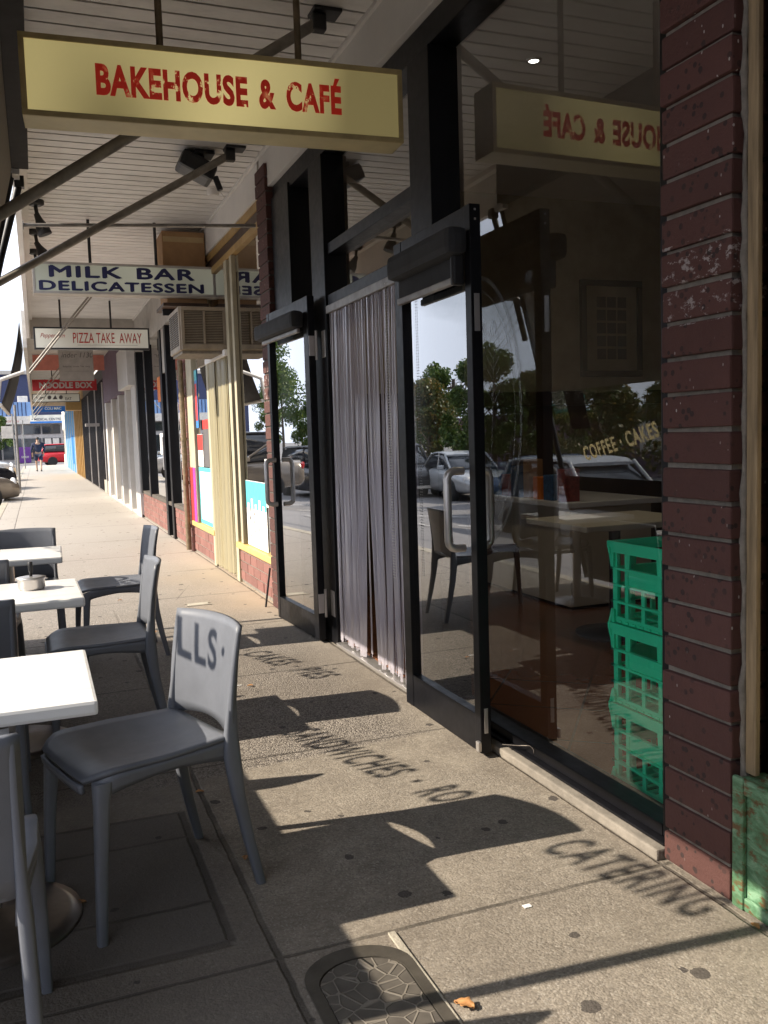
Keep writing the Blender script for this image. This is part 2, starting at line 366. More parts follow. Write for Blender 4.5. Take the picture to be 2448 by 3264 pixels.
    colr = t.mix(t.math('MULTIPLY', sp2, .8), colr, (.035, .03, .03))
    # hairline cracks
    ck = t.ramp(t.vor(.55, 'DISTANCE_TO_EDGE', vec=t.mapped((1, 1, 1), loc=(.2, .6, 0))), [(.0, 1.), (.004, 0.)])
    colr = t.mix(t.math('MULTIPLY', t.math('MULTIPLY', ck, t.ramp(t.noise(.9, 3), [(.56, 0.), (.66, 1.)])), .5), colr, (.07, .06, .05))
    t.l(colr, b.inputs['Base Color']); b.inputs['Roughness'].default_value = .88; b.inputs['Specular IOR Level'].default_value = .3
    h = t.math('ADD', t.math('MULTIPLY', fine, .5), t.math('MULTIPLY', t.math('SUBTRACT', 1., sm), t.math('MULTIPLY', agg, -1.2)))
    h = t.math('ADD', h, t.math('MULTIPLY', J, -2.5)); h = t.math('ADD', h, t.math('MULTIPLY', swirl, .9))
    t.bump(h, .55, .006); return t.m
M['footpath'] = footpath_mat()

def asphalt():
    t = NT('asphalt'); f = t.noise(90, 3, .7); g = t.noise(.35, 5)
    t.l(t.mix(f, t.ramp(g, [(.3, (.13, .125, .13)), (.7, (.19, .185, .19))]), (.22, .21, .21)), t.b.inputs['Base Color'])
    t.b.inputs['Roughness'].default_value = .9; t.bump(f, .4, .006); return t.m
M['asphalt'] = asphalt()

# ---------------------------------------------------------------- mesh building
class MB:
    """collects shapes and links them as ONE mesh object"""
    def __init__(s): s.v = []; s.f = []; s.sm = []
    def add(s, vs, fs, smooth=False):
        k = len(s.v); s.v += [tuple(v) for v in vs]
        for f in fs: s.f.append([i+k for i in f]); s.sm.append(smooth)
        return s
    def box(s, x0, x1, y0, y1, z0, z1, b=0., m=None):
        x0, x1 = sorted((x0, x1)); y0, y1 = sorted((y0, y1)); z0, z1 = sorted((z0, z1))
        if b <= 0:
            vs = [(x, y, z) for z in (z0, z1) for y in (y0, y1) for x in (x0, x1)]
            fs = [(0, 2, 3, 1), (4, 5, 7, 6), (0, 1, 5, 4), (2, 6, 7, 3), (0, 4, 6, 2), (1, 3, 7, 5)]
        else:
            bm = bmesh.new(); bmesh.ops.create_cube(bm, size=1)
            for v in bm.verts: v.co = (x0+(v.co.x+.5)*(x1-x0), y0+(v.co.y+.5)*(y1-y0), z0+(v.co.z+.5)*(z1-z0))
            b = min(b, .45*min(x1-x0, y1-y0, z1-z0))
            bmesh.ops.bevel(bm, geom=bm.edges[:], offset=b, segments=2, affect='EDGES', profile=.6)
            bm.verts.index_update(); vs = [v.co[:] for v in bm.verts]; fs = [[v.index for v in f.verts] for f in bm.faces]; bm.free()
        if m is not None: vs = [m @ Vector(v) for v in vs]
        return s.add(vs, fs)
    def quad(s, a, b, c, d): return s.add([a, b, c, d], [(0, 1, 2, 3)])
    def tube(s, pts, r, n=10, cap=True):
        pts = [Vector(p) for p in pts]; rs = r if isinstance(r, (list, tuple)) else [r]*len(pts)
        rings = []; up = None
        for i, p in enumerate(pts):
            d = ((pts[min(i+1, len(pts)-1)]-p).normalized() + (p-pts[max(i-1, 0)]).normalized()).normalized()
            if up is None: up = Vector((0, 0, 1)) if abs(d.z) < .9 else Vector((1, 0, 0))
            a = d.cross(up).normalized(); c = a.cross(d).normalized(); up = c
            rings.append([p + (a*math.cos(2*math.pi*k/n)+c*math.sin(2*math.pi*k/n))*rs[i] for k in range(n)])
        return s.loft(rings, cap)
    def loft(s, rings, cap=True, smooth=True):
        n = len(rings[0]); vs = [v for r in rings for v in r]; fs = []
        for i in range(len(rings)-1):
            for k in range(n): fs.append((i*n+k, i*n+(k+1) % n, (i+1)*n+(k+1) % n, (i+1)*n+k))
        k0 = len(s.f); s.add(vs, fs, smooth)
        if cap: s.add(rings[0], [list(range(n))[::-1]]); s.add(rings[-1], [list(range(n))])
        return s
    def lathe(s, prof, c=(0, 0, 0), n=24, cap=True, m=None):
        rings = [[Vector((c[0]+r*math.cos(2*math.pi*k/n), c[1]+r*math.sin(2*math.pi*k/n), c[2]+z)) for k in range(n)] for r, z in prof]
        if m is not None: rings = [[m @ v for v in r] for r in rings]
        return s.loft(rings, cap)
    def prism(s, poly, fn, t0, t1):
        """poly: 2-D outline; fn(u,v,t)->3-D point"""
        n = len(poly); a = [fn(u, v, t0) for u, v in poly]; b = [fn(u, v, t1) for u, v in poly]
        s.add(a+b, [(i, (i+1) % n, n+(i+1) % n, n+i) for i in range(n)]); s.add(a, [list(range(n))[::-1]]); s.add(b, [list(range(n))]); return s
    def grid(s, fn, nu, nv, th=0.):
        """sheet fn(i/nu, j/nv); with th it gets a back face offset along its normal"""
        P = [[Vector(fn(i/nu, j/nv)) for j in range(nv+1)] for i in range(nu+1)]
        q = lambda i, j, o=0: o+i*(nv+1)+j
        vs = [P[i][j] for i in range(nu+1) for j in range(nv+1)]
        fs = [(q(i, j), q(i+1, j), q(i+1, j+1), q(i, j+1)) for i in range(nu) for j in range(nv)]
        if th:
            N = []
            for i in range(nu+1):
                for j in range(nv+1):
                    du = P[min(i+1, nu)][j]-P[max(i-1, 0)][j]; dv = P[i][min(j+1, nv)]-P[i][max(j-1, 0)]
                    N.append(du.cross(dv).normalized()*th)
            o = len(vs); vs += [v-n for v, n in zip(vs[:o], N)]
            fs += [(q(i, j, o), q(i, j+1, o), q(i+1, j+1, o), q(i+1, j, o)) for i in range(nu) for j in range(nv)]
            for i in range(nu):
                fs.append((q(i, 0), q(i, 0, o), q(i+1, 0, o), q(i+1, 0))); fs.append((q(i, nv), q(i+1, nv), q(i+1, nv, o), q(i, nv, o)))
            for j in range(nv):
                fs.append((q(0, j), q(0, j+1), q(0, j+1, o), q(0, j, o))); fs.append((q(nu, j), q(nu, j, o), q(nu, j+1, o), q(nu, j+1)))
        return s.add(vs, fs, True)
    def build(s, name, m, parent=None, smooth=None):
        me = bpy.data.meshes.new(name); me.from_pydata(s.v, [], s.f); me.update()
        for p, k in zip(me.polygons, s.sm): p.use_smooth = k if smooth is None else smooth
        bm = bmesh.new(); bm.from_mesh(me); bmesh.ops.recalc_face_normals(bm, faces=bm.faces); bm.to_mesh(me); bm.free()
        me.materials.append(M[m] if isinstance(m, str) else m)
        return link(name, me, parent)

def link(name, me, parent=None):
    o = bpy.data.objects.new(name, me); COL.objects.link(o)
    if parent is not None:
        o.parent = parent
        base = parent
        off = Vector((0, 0, 0))
        while base is not None and base.type != 'EMPTY': base = base.parent
        if parent.type == 'EMPTY' and not parent.get('_local'):
            o.matrix_parent_inverse = Matrix.Translation(-parent.location)
    return o

def tag(o, label=None, cat=None, group=None, kind=None):
    for k, v in (('label', label), ('category', cat), ('group', group), ('kind', kind)):
        if v: o[k] = v
    return o
def thing(name, label, cat, loc=(0, 0, 0), group=None, local=False, rz=0):
    o = bpy.data.objects.new(name, None); COL.objects.link(o); o.location = loc; o.rotation_euler = (0, 0, rz)
    o.empty_display_size = .1
    if local: o['_local'] = 1
    return tag(o, label, cat, group)
KIDS = {}
def dup(root, loc, rz=0, label=None, group=None):
    r = root.copy(); COL.objects.link(r); r.location = loc; r.rotation_euler = (0, 0, rz)
    tag(r, label, None, group)
    for ch in [o for o in list(COL.objects) if o.parent == root]:
        c = ch.copy(); COL.objects.link(c); c.parent = r
        for g in [o for o in list(COL.objects) if o.parent == ch]:
            d = g.copy(); COL.objects.link(d); d.parent = c
    return r

def text(body, mtx, m, parent=None, size=.1, sx=1., bold=0., ext=.0015, name='lettering', align='CENTER', shear=0., spacing=1., heavy=0.):
    cu = bpy.data.curves.new('lettering_curve', 'FONT'); cu.body = body; cu.size = size; cu.offset = bold
    cu.extrude = ext; cu.align_x = align; cu.align_y = 'BOTTOM_BASELINE'; cu.shear = shear; cu.space_character = spacing; cu.resolution_u = 4
    o = bpy.data.objects.new('lettering_tmp', cu); COL.objects.link(o)
    dg = bpy.context.evaluated_depsgraph_get(); dg.update()
    me = bpy.data.meshes.new_from_object(o.evaluated_get(dg)); me.name = name
    bpy.data.objects.remove(o); bpy.data.curves.remove(cu)
    if heavy:   # thicken strokes: the outline repeated a little to each side and up
        b_ = bmesh.new()
        for i, (dx, dy) in enumerate(((0, 0), (heavy, 0), (-heavy, 0), (heavy*.5, heavy*.55), (-heavy*.5, -heavy*.55))):
            k_ = me.copy(); k_.transform(Matrix.Translation((dx/sx, dy, i*.0002))); b_.from_mesh(k_); bpy.data.meshes.remove(k_)
        b_.to_mesh(me); b_.free()
    me.transform(mtx @ Matrix.Diagonal((sx, 1, 1, 1)))
    me.materials.clear(); me.materials.append(M[m])
    return link(name, me, parent)
def frame_mtx(origin, right, up):
    r = Vector(right).normalized(); u = Vector(up).normalized(); n = r.cross(u)
    return Matrix(((r.x, u.x, n.x, origin[0]), (r.y, u.y, n.y, origin[1]), (r.z, u.z, n.z, origin[2]), (0, 0, 0, 1)))

# ================================================================ ground
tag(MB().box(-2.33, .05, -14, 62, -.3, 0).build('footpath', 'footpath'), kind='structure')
tag(MB().box(-2.47, -2.334, -14, 62, -.3, .004, .012).build('kerb', 'concrete'), kind='structure')
rd = MB(); xs = [(-2.474, -.14), (-4.2, -.26), (-6.5, -.62), (-9, -.72), (-60, -.75)]
rings = []
for (xa, za), (xb, zb) in zip(xs[:-1], xs[1:]):
    for k in range(24):
        ya = -60+k*12; rd.quad((xa, ya, za), (xb, ya, zb), (xb, ya+12, zb), (xa, ya+12, za))
rd.quad((-2.474, 62.004, -.14), (-2.474, 228, -.14), (60, 228, -.14), (60, 62.004, -.14))
tag(rd.build('road', 'asphalt'), kind='structure')
tag(MB().box(-300, 300, -250, 420, -1.6, -1.2).build('ground', 'asphalt'), kind='structure')
ml = MB()
for k in range(14):
    y0 = -10+k*6
    ml.quad((-4.66, y0, -.305), (-4.58, y0, -.288), (-4.58, y0+3.2, -.288), (-4.66, y0+3.2, -.305))
for k in range(26):
    y0 = 2+k*2.7
    ml.quad((-8.2, y0, -.70), (-5.9, y0, -.51), (-5.9, y0+.09, -.51), (-8.2, y0+.09, -.70))
tag(ml.build('road_marking', 'white'), kind='structure')
tag(MB().box(.052, 7.0, 1.6, 7.2, -.3, .028).build('shop_floor', 'tile'), kind='structure')

# ================================================================ cafe shopfront
cafe = thing('cafe_shopfront', 'black framed glass cafe shopfront between two brown brick piers', 'shopfront', (0, 4, 0))
def mull(name, x0, x1, y0, y1, z0, z1, par=cafe, m='black', b=.004): return MB().box(x0, x1, y0, y1, z0, z1, b).build(name, m, par)
mull('mullion', -.01, .13, 3.60, 3.83, .0, 2.93)
mull('mullion', -.01, .13, 5.14, 5.40, .0, 2.93)
mull('jamb', -.015, .13, 5.86, 6.30, .0, 2.96)
mull('jamb', .03, .13, 2.092, 2.135, .05, 2.93)
mull('head_frame', .0, .13, 2.092, 6.30, 2.933, 3.045)
mull('transom', .012, .10, 3.833, 5.137, 2.352, 2.415)
mull('door_header', .002, .12, 3.833, 5.137, 2.052, 2.115)
s = MB().box(.03, .13, 2.138, 3.597, .048, .085, .004); s.box(.005, .10, 2.10, 3.597, .036, .046, .003); s.build('bottom_rail', 'black', cafe)
MB().box(.0, .11, 5.403, 5.857, .0, .10, .004).build('bottom_rail', 'black', cafe)
def pane(y0, y1, z0, z1, x=.07, par=cafe, m='glass'):
    return MB().quad((x, y0, z0), (x, y1, z0), (x, y1, z1), (x, y0, z1)).build('pane', m, par)
big = pane(2.13, 3.60, .083, 2.935)
pane(3.83, 5.14, 2.41, 2.935); pane(3.83, 5.14, 2.11, 2.355); pane(5.40, 5.86, .10, 2.935)
# etched oval on the big pane
dec = MB(); n = 64; cy, cz = 3.345, 1.36
def ring(a0, b0, a1, b1, x):
    for k in range(n):
        t0, t1 = 2*math.pi*k/n, 2*math.pi*(k+1)/n
        dec.quad((x, cy+a0*math.cos(t0), cz+b0*math.sin(t0)), (x, cy+a0*math.cos(t1), cz+b0*math.sin(t1)), (x, cy+a1*math.cos(t1), cz+b1*math.sin(t1)), (x, cy+a1*math.cos(t0), cz+b1*math.sin(t0)))
ring(.355, .555, .338, .538, .066); ring(.305, .495, .299, .489, .066)
rr = random.Random(3)
def stroke(pts, wd=.008):
    for (ya, za), (yb, zb) in zip(pts[:-1], pts[1:]):
        d = Vector((yb-ya, zb-za)).normalized()*wd*.5; px, pz = -d.y, d.x
        dec.quad((.0655, ya+px, za+pz), (.0655, yb+px, zb+pz), (.0655, yb-px, zb-pz), (.0655, ya-px, za-pz))
for bx, bz, h in ((-.14, -.12, .34), (-.02, -.1, .42), (.1, -.14, .36), (.16, -.05, .25)):   # stalks and loaves
    stroke([(cy+bx*.5, cz-.36), (cy+bx*.8, cz-.1), (cy+bx, cz+bz+h)])
    for k in range(5):
        zz = cz+bz+h*.45+k*h*.13
        stroke([(cy+bx*.95, zz), (cy+bx*.95+.05, zz+.05)]); stroke([(cy+bx*.95, zz), (cy+bx*.95-.05, zz+.05)])
for k in range(3):
    yy = cy-.12+k*.1
    stroke([(yy+.045*math.cos(a*.5), cz-.30+.07*math.sin(a*.5)) for a in range(14)], .006)
for k in range(4):
    stroke([(cy-.17+k*.1, cz+.28+.03*math.sin(k*2)), (cy-.14+k*.1, cz+.36), (cy-.10+k*.1, cz+.30)], .007)
dec.build('etched_oval', 'frost', big)
tag(MB().box(-.026, .03, 2.092, 3.35, .0, .034, .006).build('window_plinth', 'ironconc'), 'sunlit concrete plinth under the big cafe window', 'plinth')
MB().box(-.02, .05, 3.83, 5.14, .002, .022, .003).build('door_track', 'steel', cafe)
MB().box(-.03, .06, 2.06, 6.55, 3.05, 3.36, .003).build('fascia', 'white', cafe)
# ---- right brick pier: one dark brick per course with raked joints
pier = thing('brick_pier', 'dark brown brick pier beside the green peeling panel', 'pier', (.1, 1.95, 0))
pm = MB(); crs = .0974; rb = random.Random(5)
for k in range(33):
    z0 = .008+k*crs
    jx = rb.uniform(-.004, .004)
    cbr = Vector((.1, 1.953, z0+.042)); mrot = Matrix.Translation(cbr) @ Matrix.Rotation(R(rb.uniform(-.5, .5)), 4, 'X') @ Matrix.Rotation(R(rb.uniform(-.4, .4)), 4, 'Z') @ Matrix.Translation(-cbr)
    pm.box(-.004+jx, .20, 1.818+rb.uniform(-.004, .003), 2.088, z0, z0+crs-.0115+rb.uniform(-.003, .0015), .007, m=mrot)
pm.build('brickwork', 'brick', pier)
MB().box(.010, .19, 1.83, 2.08, .0, 3.2).build('mortar', 'mortar', pier)
# ---- thin brick pier between cafe and deli
p2 = thing('brick_pier', 'narrow brown brick pier between the cafe frame and the deli window', 'pier', (0, 6.45, 0))
pm = MB()
for k in range(33):
    z0 = .008+k*crs
    pm.box(-.05+rb.uniform(-.004, .004), .16, 6.315, 6.60, z0, z0+crs-.012, .004)
pm.build('brickwork', 'brick', p2)
MB().box(-.040, .15, 6.322, 6.594, .0, 3.2).build('mortar', 'mortardark', p2)

# ---- neighbour on the right: timber post, peeling green dado, dark recess
nb = thing('neighbour_shopfront', 'old shopfront with peeling green dado and weathered timber post', 'shopfront', (0, 1.3, 0))
tm = MB(); tm.box(.034, .05, 1.768, 1.804, .362, 3.3, .004)
tm.build('timber_post', 'timber', nb)
pt = MB(); rq = random.Random(11)   # lumpy cement fillet between brick and timber
pts = [(.036+rq.uniform(-.004, .004), 1.812+rq.uniform(-.003, .003), .30+i*.05) for i in range(60)]
pt.tube(pts, [.009+rq.uniform(-.003, .004) for _ in pts], 7); pt.build('cement_fillet', 'mortar', nb)
gd = MB(); gd.box(.012, .1, .2, 1.806, .0, .352, .004); gd.build('dado', 'dado', nb)
gf = MB(); gf.box(-.004, .0115, 1.772, 1.811, .004, .36, .005); gf.box(-.004, .0115, .2, 1.7715, .318, .36, .006); gf.box(.0, .0115, .2, 1.7715, .004, .04, .005)
gf.build('dado_frame', 'dado', nb)
MB().box(.12, .9, -14, .19, .0, 3.3).build('wall', 'putty', nb); MB().box(.9, 1.0, .2, 1.80, .0, 3.3).build('dark_panel', 'black', nb); MB().box(.1, .9, 1.79, 1.80, .0, 3.3).build('recess_side', 'black', nb); MB().box(.1, .9, .2, 1.789, .35, .37).build('window_ledge', 'black', nb)

# ---- doors
def door(name, label, y_h, y_f, x_h, x_f, handle_y, leafdir, roll, near_edge_lock):
    """glazed door leaf standing open against the shopfront; y_h hinge edge, y_f free edge"""
    d = thing(name, label, 'door', (x_h, y_h, 0))
    L = math.hypot(y_f-y_h, x_f-x_h); ang = math.atan2(x_f-x_h, y_f-y_h)
    # local: u along leaf from hinge, w thickness (out to street), z
    ws = 1 if math.cos(ang) > 0 else -1
    def P(u, w_, z): return (x_h+u*math.sin(ang)-ws*w_*math.cos(ang), y_h+u*math.cos(ang)+ws*w_*math.sin(ang), z)
    def bx(mb, u0, u1, w0, w1, z0, z1, b=.003):
        k = len(mb.v); mb.box(u0, u1, w0, w1, z0, z1, b)
        for i in range(k, len(mb.v)): mb.v[i] = P(*mb.v[i])
    sgn = 1
    fr = MB(); st = .085
    bx(fr, 0, st, 0, .045, .02, 2.13); bx(fr, L-st*.6, L, 0, .045, .02, 2.13)
    bx(fr, st, L-st*.6, .002, .043, .02, .17); bx(fr, st, L-st*.6, .002, .043, 2.02, 2.13)
    fr.build('door_frame', 'black', d)
    gl = MB(); gl.quad(P(st, .022, .17), P(L-st*.6, .022, .17), P(L-st*.6, .022, 2.02), P(st, .022, 2.02)); gl.build('pane', 'doorglass', d)
    # roller blind on the street face: cassette, fabric, bottom bar
    c = MB(); bx(c, .12 if roll else .05, L-.005 if roll else L+.03, .048, .135, 1.945, 2.05, .03); rb_ = c.build('roller_blind', 'blind', d)
    if roll:
        f = MB(); bx(f, .14, L-.07, .075, .08, 1.87, 1.96, 0); f.build('blind_fabric', 'blind', rb_)
        f = MB(); bx(f, .135, L-.07, .066, .09, 1.843, 1.871, .006); f.build('bottom_bar', 'galv', rb_)
        f = MB(); bx(f, L-.07, L-.04, .05, .10, 1.835, 1.96, .012); f.build('side_guide', 'blackmetal', rb_)
    else:
        f = MB(); bx(f, .08, L-.02, .066, .09, 1.918, 1.944, .006); f.build('bottom_bar', 'galv', rb_)
    # D handles on both faces
    hu = handle_y; r = .016
    for w0, sg in ((.045, 1), (0, -1)):
        h = MB(); zt, zb = 1.13, .825; o = .07*sg; pts = []
        pts += [P(hu, w0, zt)] + [P(hu, w0+o-sg*.03*(1-math.sin(a)), zt-.03*(1-math.cos(a))) for a in (0, .5, 1.0, 1.57)]
        pts += [P(hu, w0+o-sg*.03*(1-math.cos(a)), zb+.03*(1-math.sin(a))) for a in (0, .5, 1.0, 1.57)] + [P(hu, w0, zb)]
        h.tube(pts, r, 12); h.build('handle', 'steel', d)
    if near_edge_lock:
        k = MB(); bx(k, L+.0005, L+.004, .012, .034, 1.66, 1.80, .001); k.build('lock_plate', 'steel', d)
        k = MB()
        for zz in (2.07, 2.105): bx(k, L+.0005, L+.0025, .019, .027, zz, zz+.008, .001)
        k.build('screw', 'steel', d)
        k = MB(); bx(k, L+.0005, L+.003, .014, .03, .1, .2, .001); bx(k, L-.02, L+.006, .046, .06, .03, .07, .004); k.build('bolt_plate', 'steel', d)
    return d, P, L
dr, PR, LR = door('glass_door', 'black glazed door folded back over the big window, with black roller blind drawn half way', 3.83, 3.06, -.055, -.058, .665, -1, True, True)
dl, PL, LL = door('glass_door', 'narrow black glazed door standing open beside the deli brick wall', 5.26, 6.12, -.045, -.085, .77, 1, False, False)
for z in (.25, 1.83):
    h = MB()
    h.box(-.088, -.052, 5.252, 5.257, z-.06, z+.06, .001)
    h.box(-.0145, -.0115, 5.16, 5.235, z-.075, z+.085, .001); h.tube([(-.045, 5.245, z-.085), (-.045, 5.245, z+.09)], .009, 8)
    h.build('hinge', 'steel', dl)
hk = MB(); hk.tube([(-.03, 3.02, .06), (.0, 2.96, .07), (.02, 2.9, .085), (.03, 2.885, .075), (.02, 2.87, .065)], .0022, 6)
tag(hk.build('cabin_hook', 'basemetal'), 'small steel hook holding the folded door to the window rail', 'hook')
# ---- pleated plastic strip curtain in the doorway
cu = thing('strip_curtain', 'smoky grey plastic strip curtain hanging in the cafe doorway', 'curtain', (.02, 4.5, 0))
MB().box(-.012, .03, 3.84, 5.135, 2.005, 2.050, .004).build('curtain_rail', 'galv', cu)
rs = random.Random(21); y = 3.855
while y < 5.11:
    wd = rs.uniform(.018, .027); ph = rs.uniform(0, 6); am = rs.uniform(.003, .007); dx = rs.uniform(-.014, .014)
    t_ = (y-3.855)/1.25; sw = .09*max(0, 1-abs(t_-.60)/.10)*(1 if t_ > .54 else -1) if .44 < t_ < .70 else rs.uniform(-.012, .012)
    if .44 < t_ <= .54: sw = -.085*max(0, 1-(.54-t_)/.10)
    def fn(u, v, y=y, wd=wd, ph=ph, am=am, dx=dx, sw=sw):
        return (.012+dx*(.3+.7*v)+am*math.sin(u*3.0+ph)+.008*math.sin(v*3+ph), y+u*wd*(1-.10*math.sin(v*4+ph))+sw*v*v, 2.006-v*(1.955+.02*math.sin(ph*7)))
    MB().grid(fn, 4, 12).build('strip', 'strip', cu)
    y += wd*.58
# bead chains of the blinds
for (x, yy, z0, z1, nm) in ((-.15, 3.80, .62, 1.98, 'bead_chain'), ):
    ch = MB()
    for k in range(2):
        for i in range(int((z1-z0)/.013)): ch.lathe([(.0006, -.003), (.0032, 0), (.0006, .003)], (x, yy+k*.018, z0+i*.013), 5)
    ch.build('bead_chain', 'steel', dr)

# ================================================================ cafe interior
ci = thing('cafe_interior', 'dim cream walled cafe room behind the big window', 'room', (3, 4.5, 0))
MB().box(.2, 6.9, 6.6, 6.75, .028, 3.2).build('wall', 'wallin', ci)
MB().box(6.9, 7.0, 1.7, 6.75, .028, 3.2).build('wall', 'wallin', ci)
MB().box(.2, 6.9, 1.6, 1.7, .028, 3.2).build('wall', 'wallin', ci)
MB().box(.14, 7.0, 1.6, 6.75, 3.2, 3.3).build('ceiling', 'white', ci)
MB().box(.25, 6.9, 6.56, 6.598, .03, 1.5).build('wainscot', 'darkwood', ci)
MB().box(.25, 6.9, 6.53, 6.558, 1.48, 1.60, .01).build('dado_rail', 'darkwood', ci)
for x, y, lab in ((.87, 4.2, 'lit downlight in the cafe ceiling above the big window'), (.88, 5.35, 'lit downlight in the cafe ceiling above the doorway')):
    d = thing('downlight', lab, 'ceiling light', (x, y, 3.2), 'downlights in the cafe ceiling')
    MB().lathe([(.042, -.001), (.042, -.010), (.028, -.012), (.026, -.002)], (x, y, 3.199), 24).build('rim', 'steel', d)
    MB().lathe([(.025, -.004), (.025, -.009)], (x, y, 3.199), 20).build('bulb', 'bulb', d)
    ld = bpy.data.lights.new('downlight_lamp', 'SPOT'); ld.energy = 9; ld.spot_size = R(125); ld.spot_blend = .8; ld.shadow_soft_size = .04; ld.color = (1, .86, .66)
    lo = bpy.data.objects.new('downlight_lamp', ld); COL.objects.link(lo); lo.location = (x, y, 3.17)
ct = thing('counter', 'cream panelled serving counter inside the cafe', 'counter', (2.1, 5.9, .028))
MB().box(1.72, 2.4, 5.24, 6.5, .05, .74, .005).build('panel', 'counter', ct)
MB().box(1.66, 2.45, 5.18, 6.5, .742, .78, .006).build('worktop', 'tabletop', ct)
MB().box(1.735, 2.39, 5.25, 6.5, .029, .049).build('kickboard', 'black', ct)
rg = random.Random(9)
for i in range(7):
    h = rg.uniform(.16, .30); yy = 5.26+i*.16
    pk = MB().box(1.70, 1.82, yy, yy+rg.uniform(.08, .13), .781, .781+h, .006)
    tag(pk.build('packet', ['mutedred', 'mutedblue', 'orange', 'cardboard', 'carblue', 'mutedred', 'mutedblue'][i]),
        ['red packet nearest the window end of the cafe counter', 'blue packet beside the red end packet on the counter', 'orange packet on the counter', 'brown packet on the counter', 'dark navy packet on the counter', 'red packet towards the back of the counter', 'blue packet furthest back on the counter'][i], 'packet', 'packets on the cafe counter')
t = thing('dining_table', 'white topped table inside the cafe window', 'table', (1.6, 4.5, .028))
MB().box(1.16, 2.0, 4.2, 4.86, .70, .735, .006).build('tabletop', 'counter', t)
MB().tube([(1.58, 4.53, .06), (1.58, 4.53, .70)], .035, 14).build('column', 'blackmetal', t)
MB().lathe([(.24, .0), (.24, .012), (.05, .035)], (1.58, 4.53, .029), 28).build('base', 'blackmetal', t)
pf = thing('picture_frame', 'dark framed print with a grid of small drawings on the cafe wall', 'picture', (2.9, 6.59, 1.7))
fx0, fx1, fz0, fz1 = 2.72, 3.34, 1.72, 2.54
f = MB()
for a in ((fx0, fx1, fz0, fz0+.05), (fx0, fx1, fz1-.05, fz1), (fx0, fx0+.05, fz0+.051, fz1-.051), (fx1-.05, fx1, fz0+.051, fz1-.051)): f.box(a[0], a[1], 6.555, 6.598, a[2], a[3], .004)
f.build('frame', 'black', pf)
MB().box(fx0+.045, fx1-.045, 6.575, 6.59, fz0+.045, fz1-.045).build('mount', 'wallin', pf)
g = MB()
for i in range(3):
    for j in range(5):
        x0 = fx0+.16+i*.105; z0 = fz0+.15+j*.11; g.box(x0, x0+.09, 6.571, 6.574, z0, z0+.09)
g.build('drawings', 'greytext', pf)

# ---- milk crates
def crate(z, label):
    c = thing('milk_crate', label, 'crate', (.36, 2.44, z), 'green crates stacked inside the window')
    W, H = .36, .285
    def face(fn):
        mb = MB()
        def bar(a0, a1, z0, z1, t=.008, dpt=0.): mb.prism([(a0, z0), (a1, z0), (a1, z1), (a0, z1)], fn, dpt, dpt+t)
        bar(-.18, .18, .262, .285, .010); bar(-.178, .178, .246, .2615, .007, .003)      # rim bands
        bar(-.166, .166, .0, .022, .010, .012)
        for zz in (.074, .132, .190): bar(-.172, .172, zz-.004, zz+.004, .016, .006)
        for a in (-.088, .088): bar(a-.009, a+.009, .02, .247, .010, .012)
        bar(-.009, .009, .02, .132, .008, .013)
        for a in (-.152, .152): bar(a-.012, a+.012, .02, .247, .011, .012)
        bar(-.080, .080, .134, .188, .006, .014)                                         # solid label panel
        for sg in (-1, 1):                                                                # flared corner webs
            mb.prism([(sg*.150, .195), (sg*.166, .195), (sg*.181, .262), (sg*.150, .262)], fn, .004, .014)
            mb.prism([(sg*.150, .045), (sg*.166, .045), (sg*.180, .0), (sg*.150, .0)], fn, .004, .014)
            mb.prism([(sg*.070, .247), (sg*.088, .247), (sg*.082, .194), (sg*.074, .194)], fn, .013, .021)
        return mb
    hw = .178
    for fn in (lambda u, v, t: (.36-hw+t, 2.44+u, z+v), lambda u, v, t: (.36+hw-t, 2.44+u, z+v),
               lambda u, v, t: (.36+u, 2.44-hw+t, z+v), lambda u, v, t: (.36+u, 2.44+hw-t, z+v)):
        face(fn).build('side', 'greencrate', c)
    b = MB()
    for k in range(9): b.box(.19, .53, 2.275+k*.04, 2.295+k*.04, z+.002, z+.010)
    for k in range(5): b.box(.20+k*.075, .215+k*.075, 2.27, 2.61, z+.0105, z+.016)
    b.build('base_grid', 'greencrate', c)
crate(.029, 'green plastic milk crate at the bottom of the stack behind the window')
crate(.316, 'green plastic milk crate in the middle of the stack of three')
crate(.603, 'topmost green plastic milk crate in the stack, open at the top')

# ================================================================ deli (milk bar)
deli = thing('deli_shopfront', 'milk bar shopfront with red brick sills, yellow ledge and cream posts', 'shopfront', (0, 8.8, 0))
def bricksill(y0, y1, z1, par, x=0., m='brickred', seed=1, bl=.23, ch=.0865):
    mb = MB(); r_ = random.Random(seed); k = 0; z = .025
    while z < z1-.02:
        y = y0-(k % 2)*bl*.5
        while y < y1:
            a, b = max(y0, y+.005), min(y1, y+bl-.005)
            if b-a > .02: mb.box(x-.004+r_.uniform(-.002, .002), x+.1, a, b, z+.005, min(z1, z+ch-.005), .003)
            y += bl
        z += ch; k += 1
    mb.build('brick_sill', m, par)
    MB().box(x+.004, x+.095, y0+.002, y1-.002, .0, z1-.005).build('mortar', 'mortar', par)
bricksill(6.605, 7.98, .31, deli, seed=2); bricksill(9.06, 10.42, .31, deli, seed=3)
for a, b in ((6.605, 7.98), (9.06, 10.42)): MB().box(-.03, .12, a, b, .311, .366, .008).build('ledge', 'yellow', deli)
for a, b in ((7.70, 7.78), (7.92, 8.03), (9.04, 9.14), (10.04, 10.42)): MB().box(-.02, .02, a, b, .368 if a < 7.85 or a > 9.05 else .0, 2.849, .004).build('post', 'cream', deli)
MB().box(-.015, .06, 6.605, 10.42, 2.99, 3.058, .004).build('head_beam', 'gold', deli)
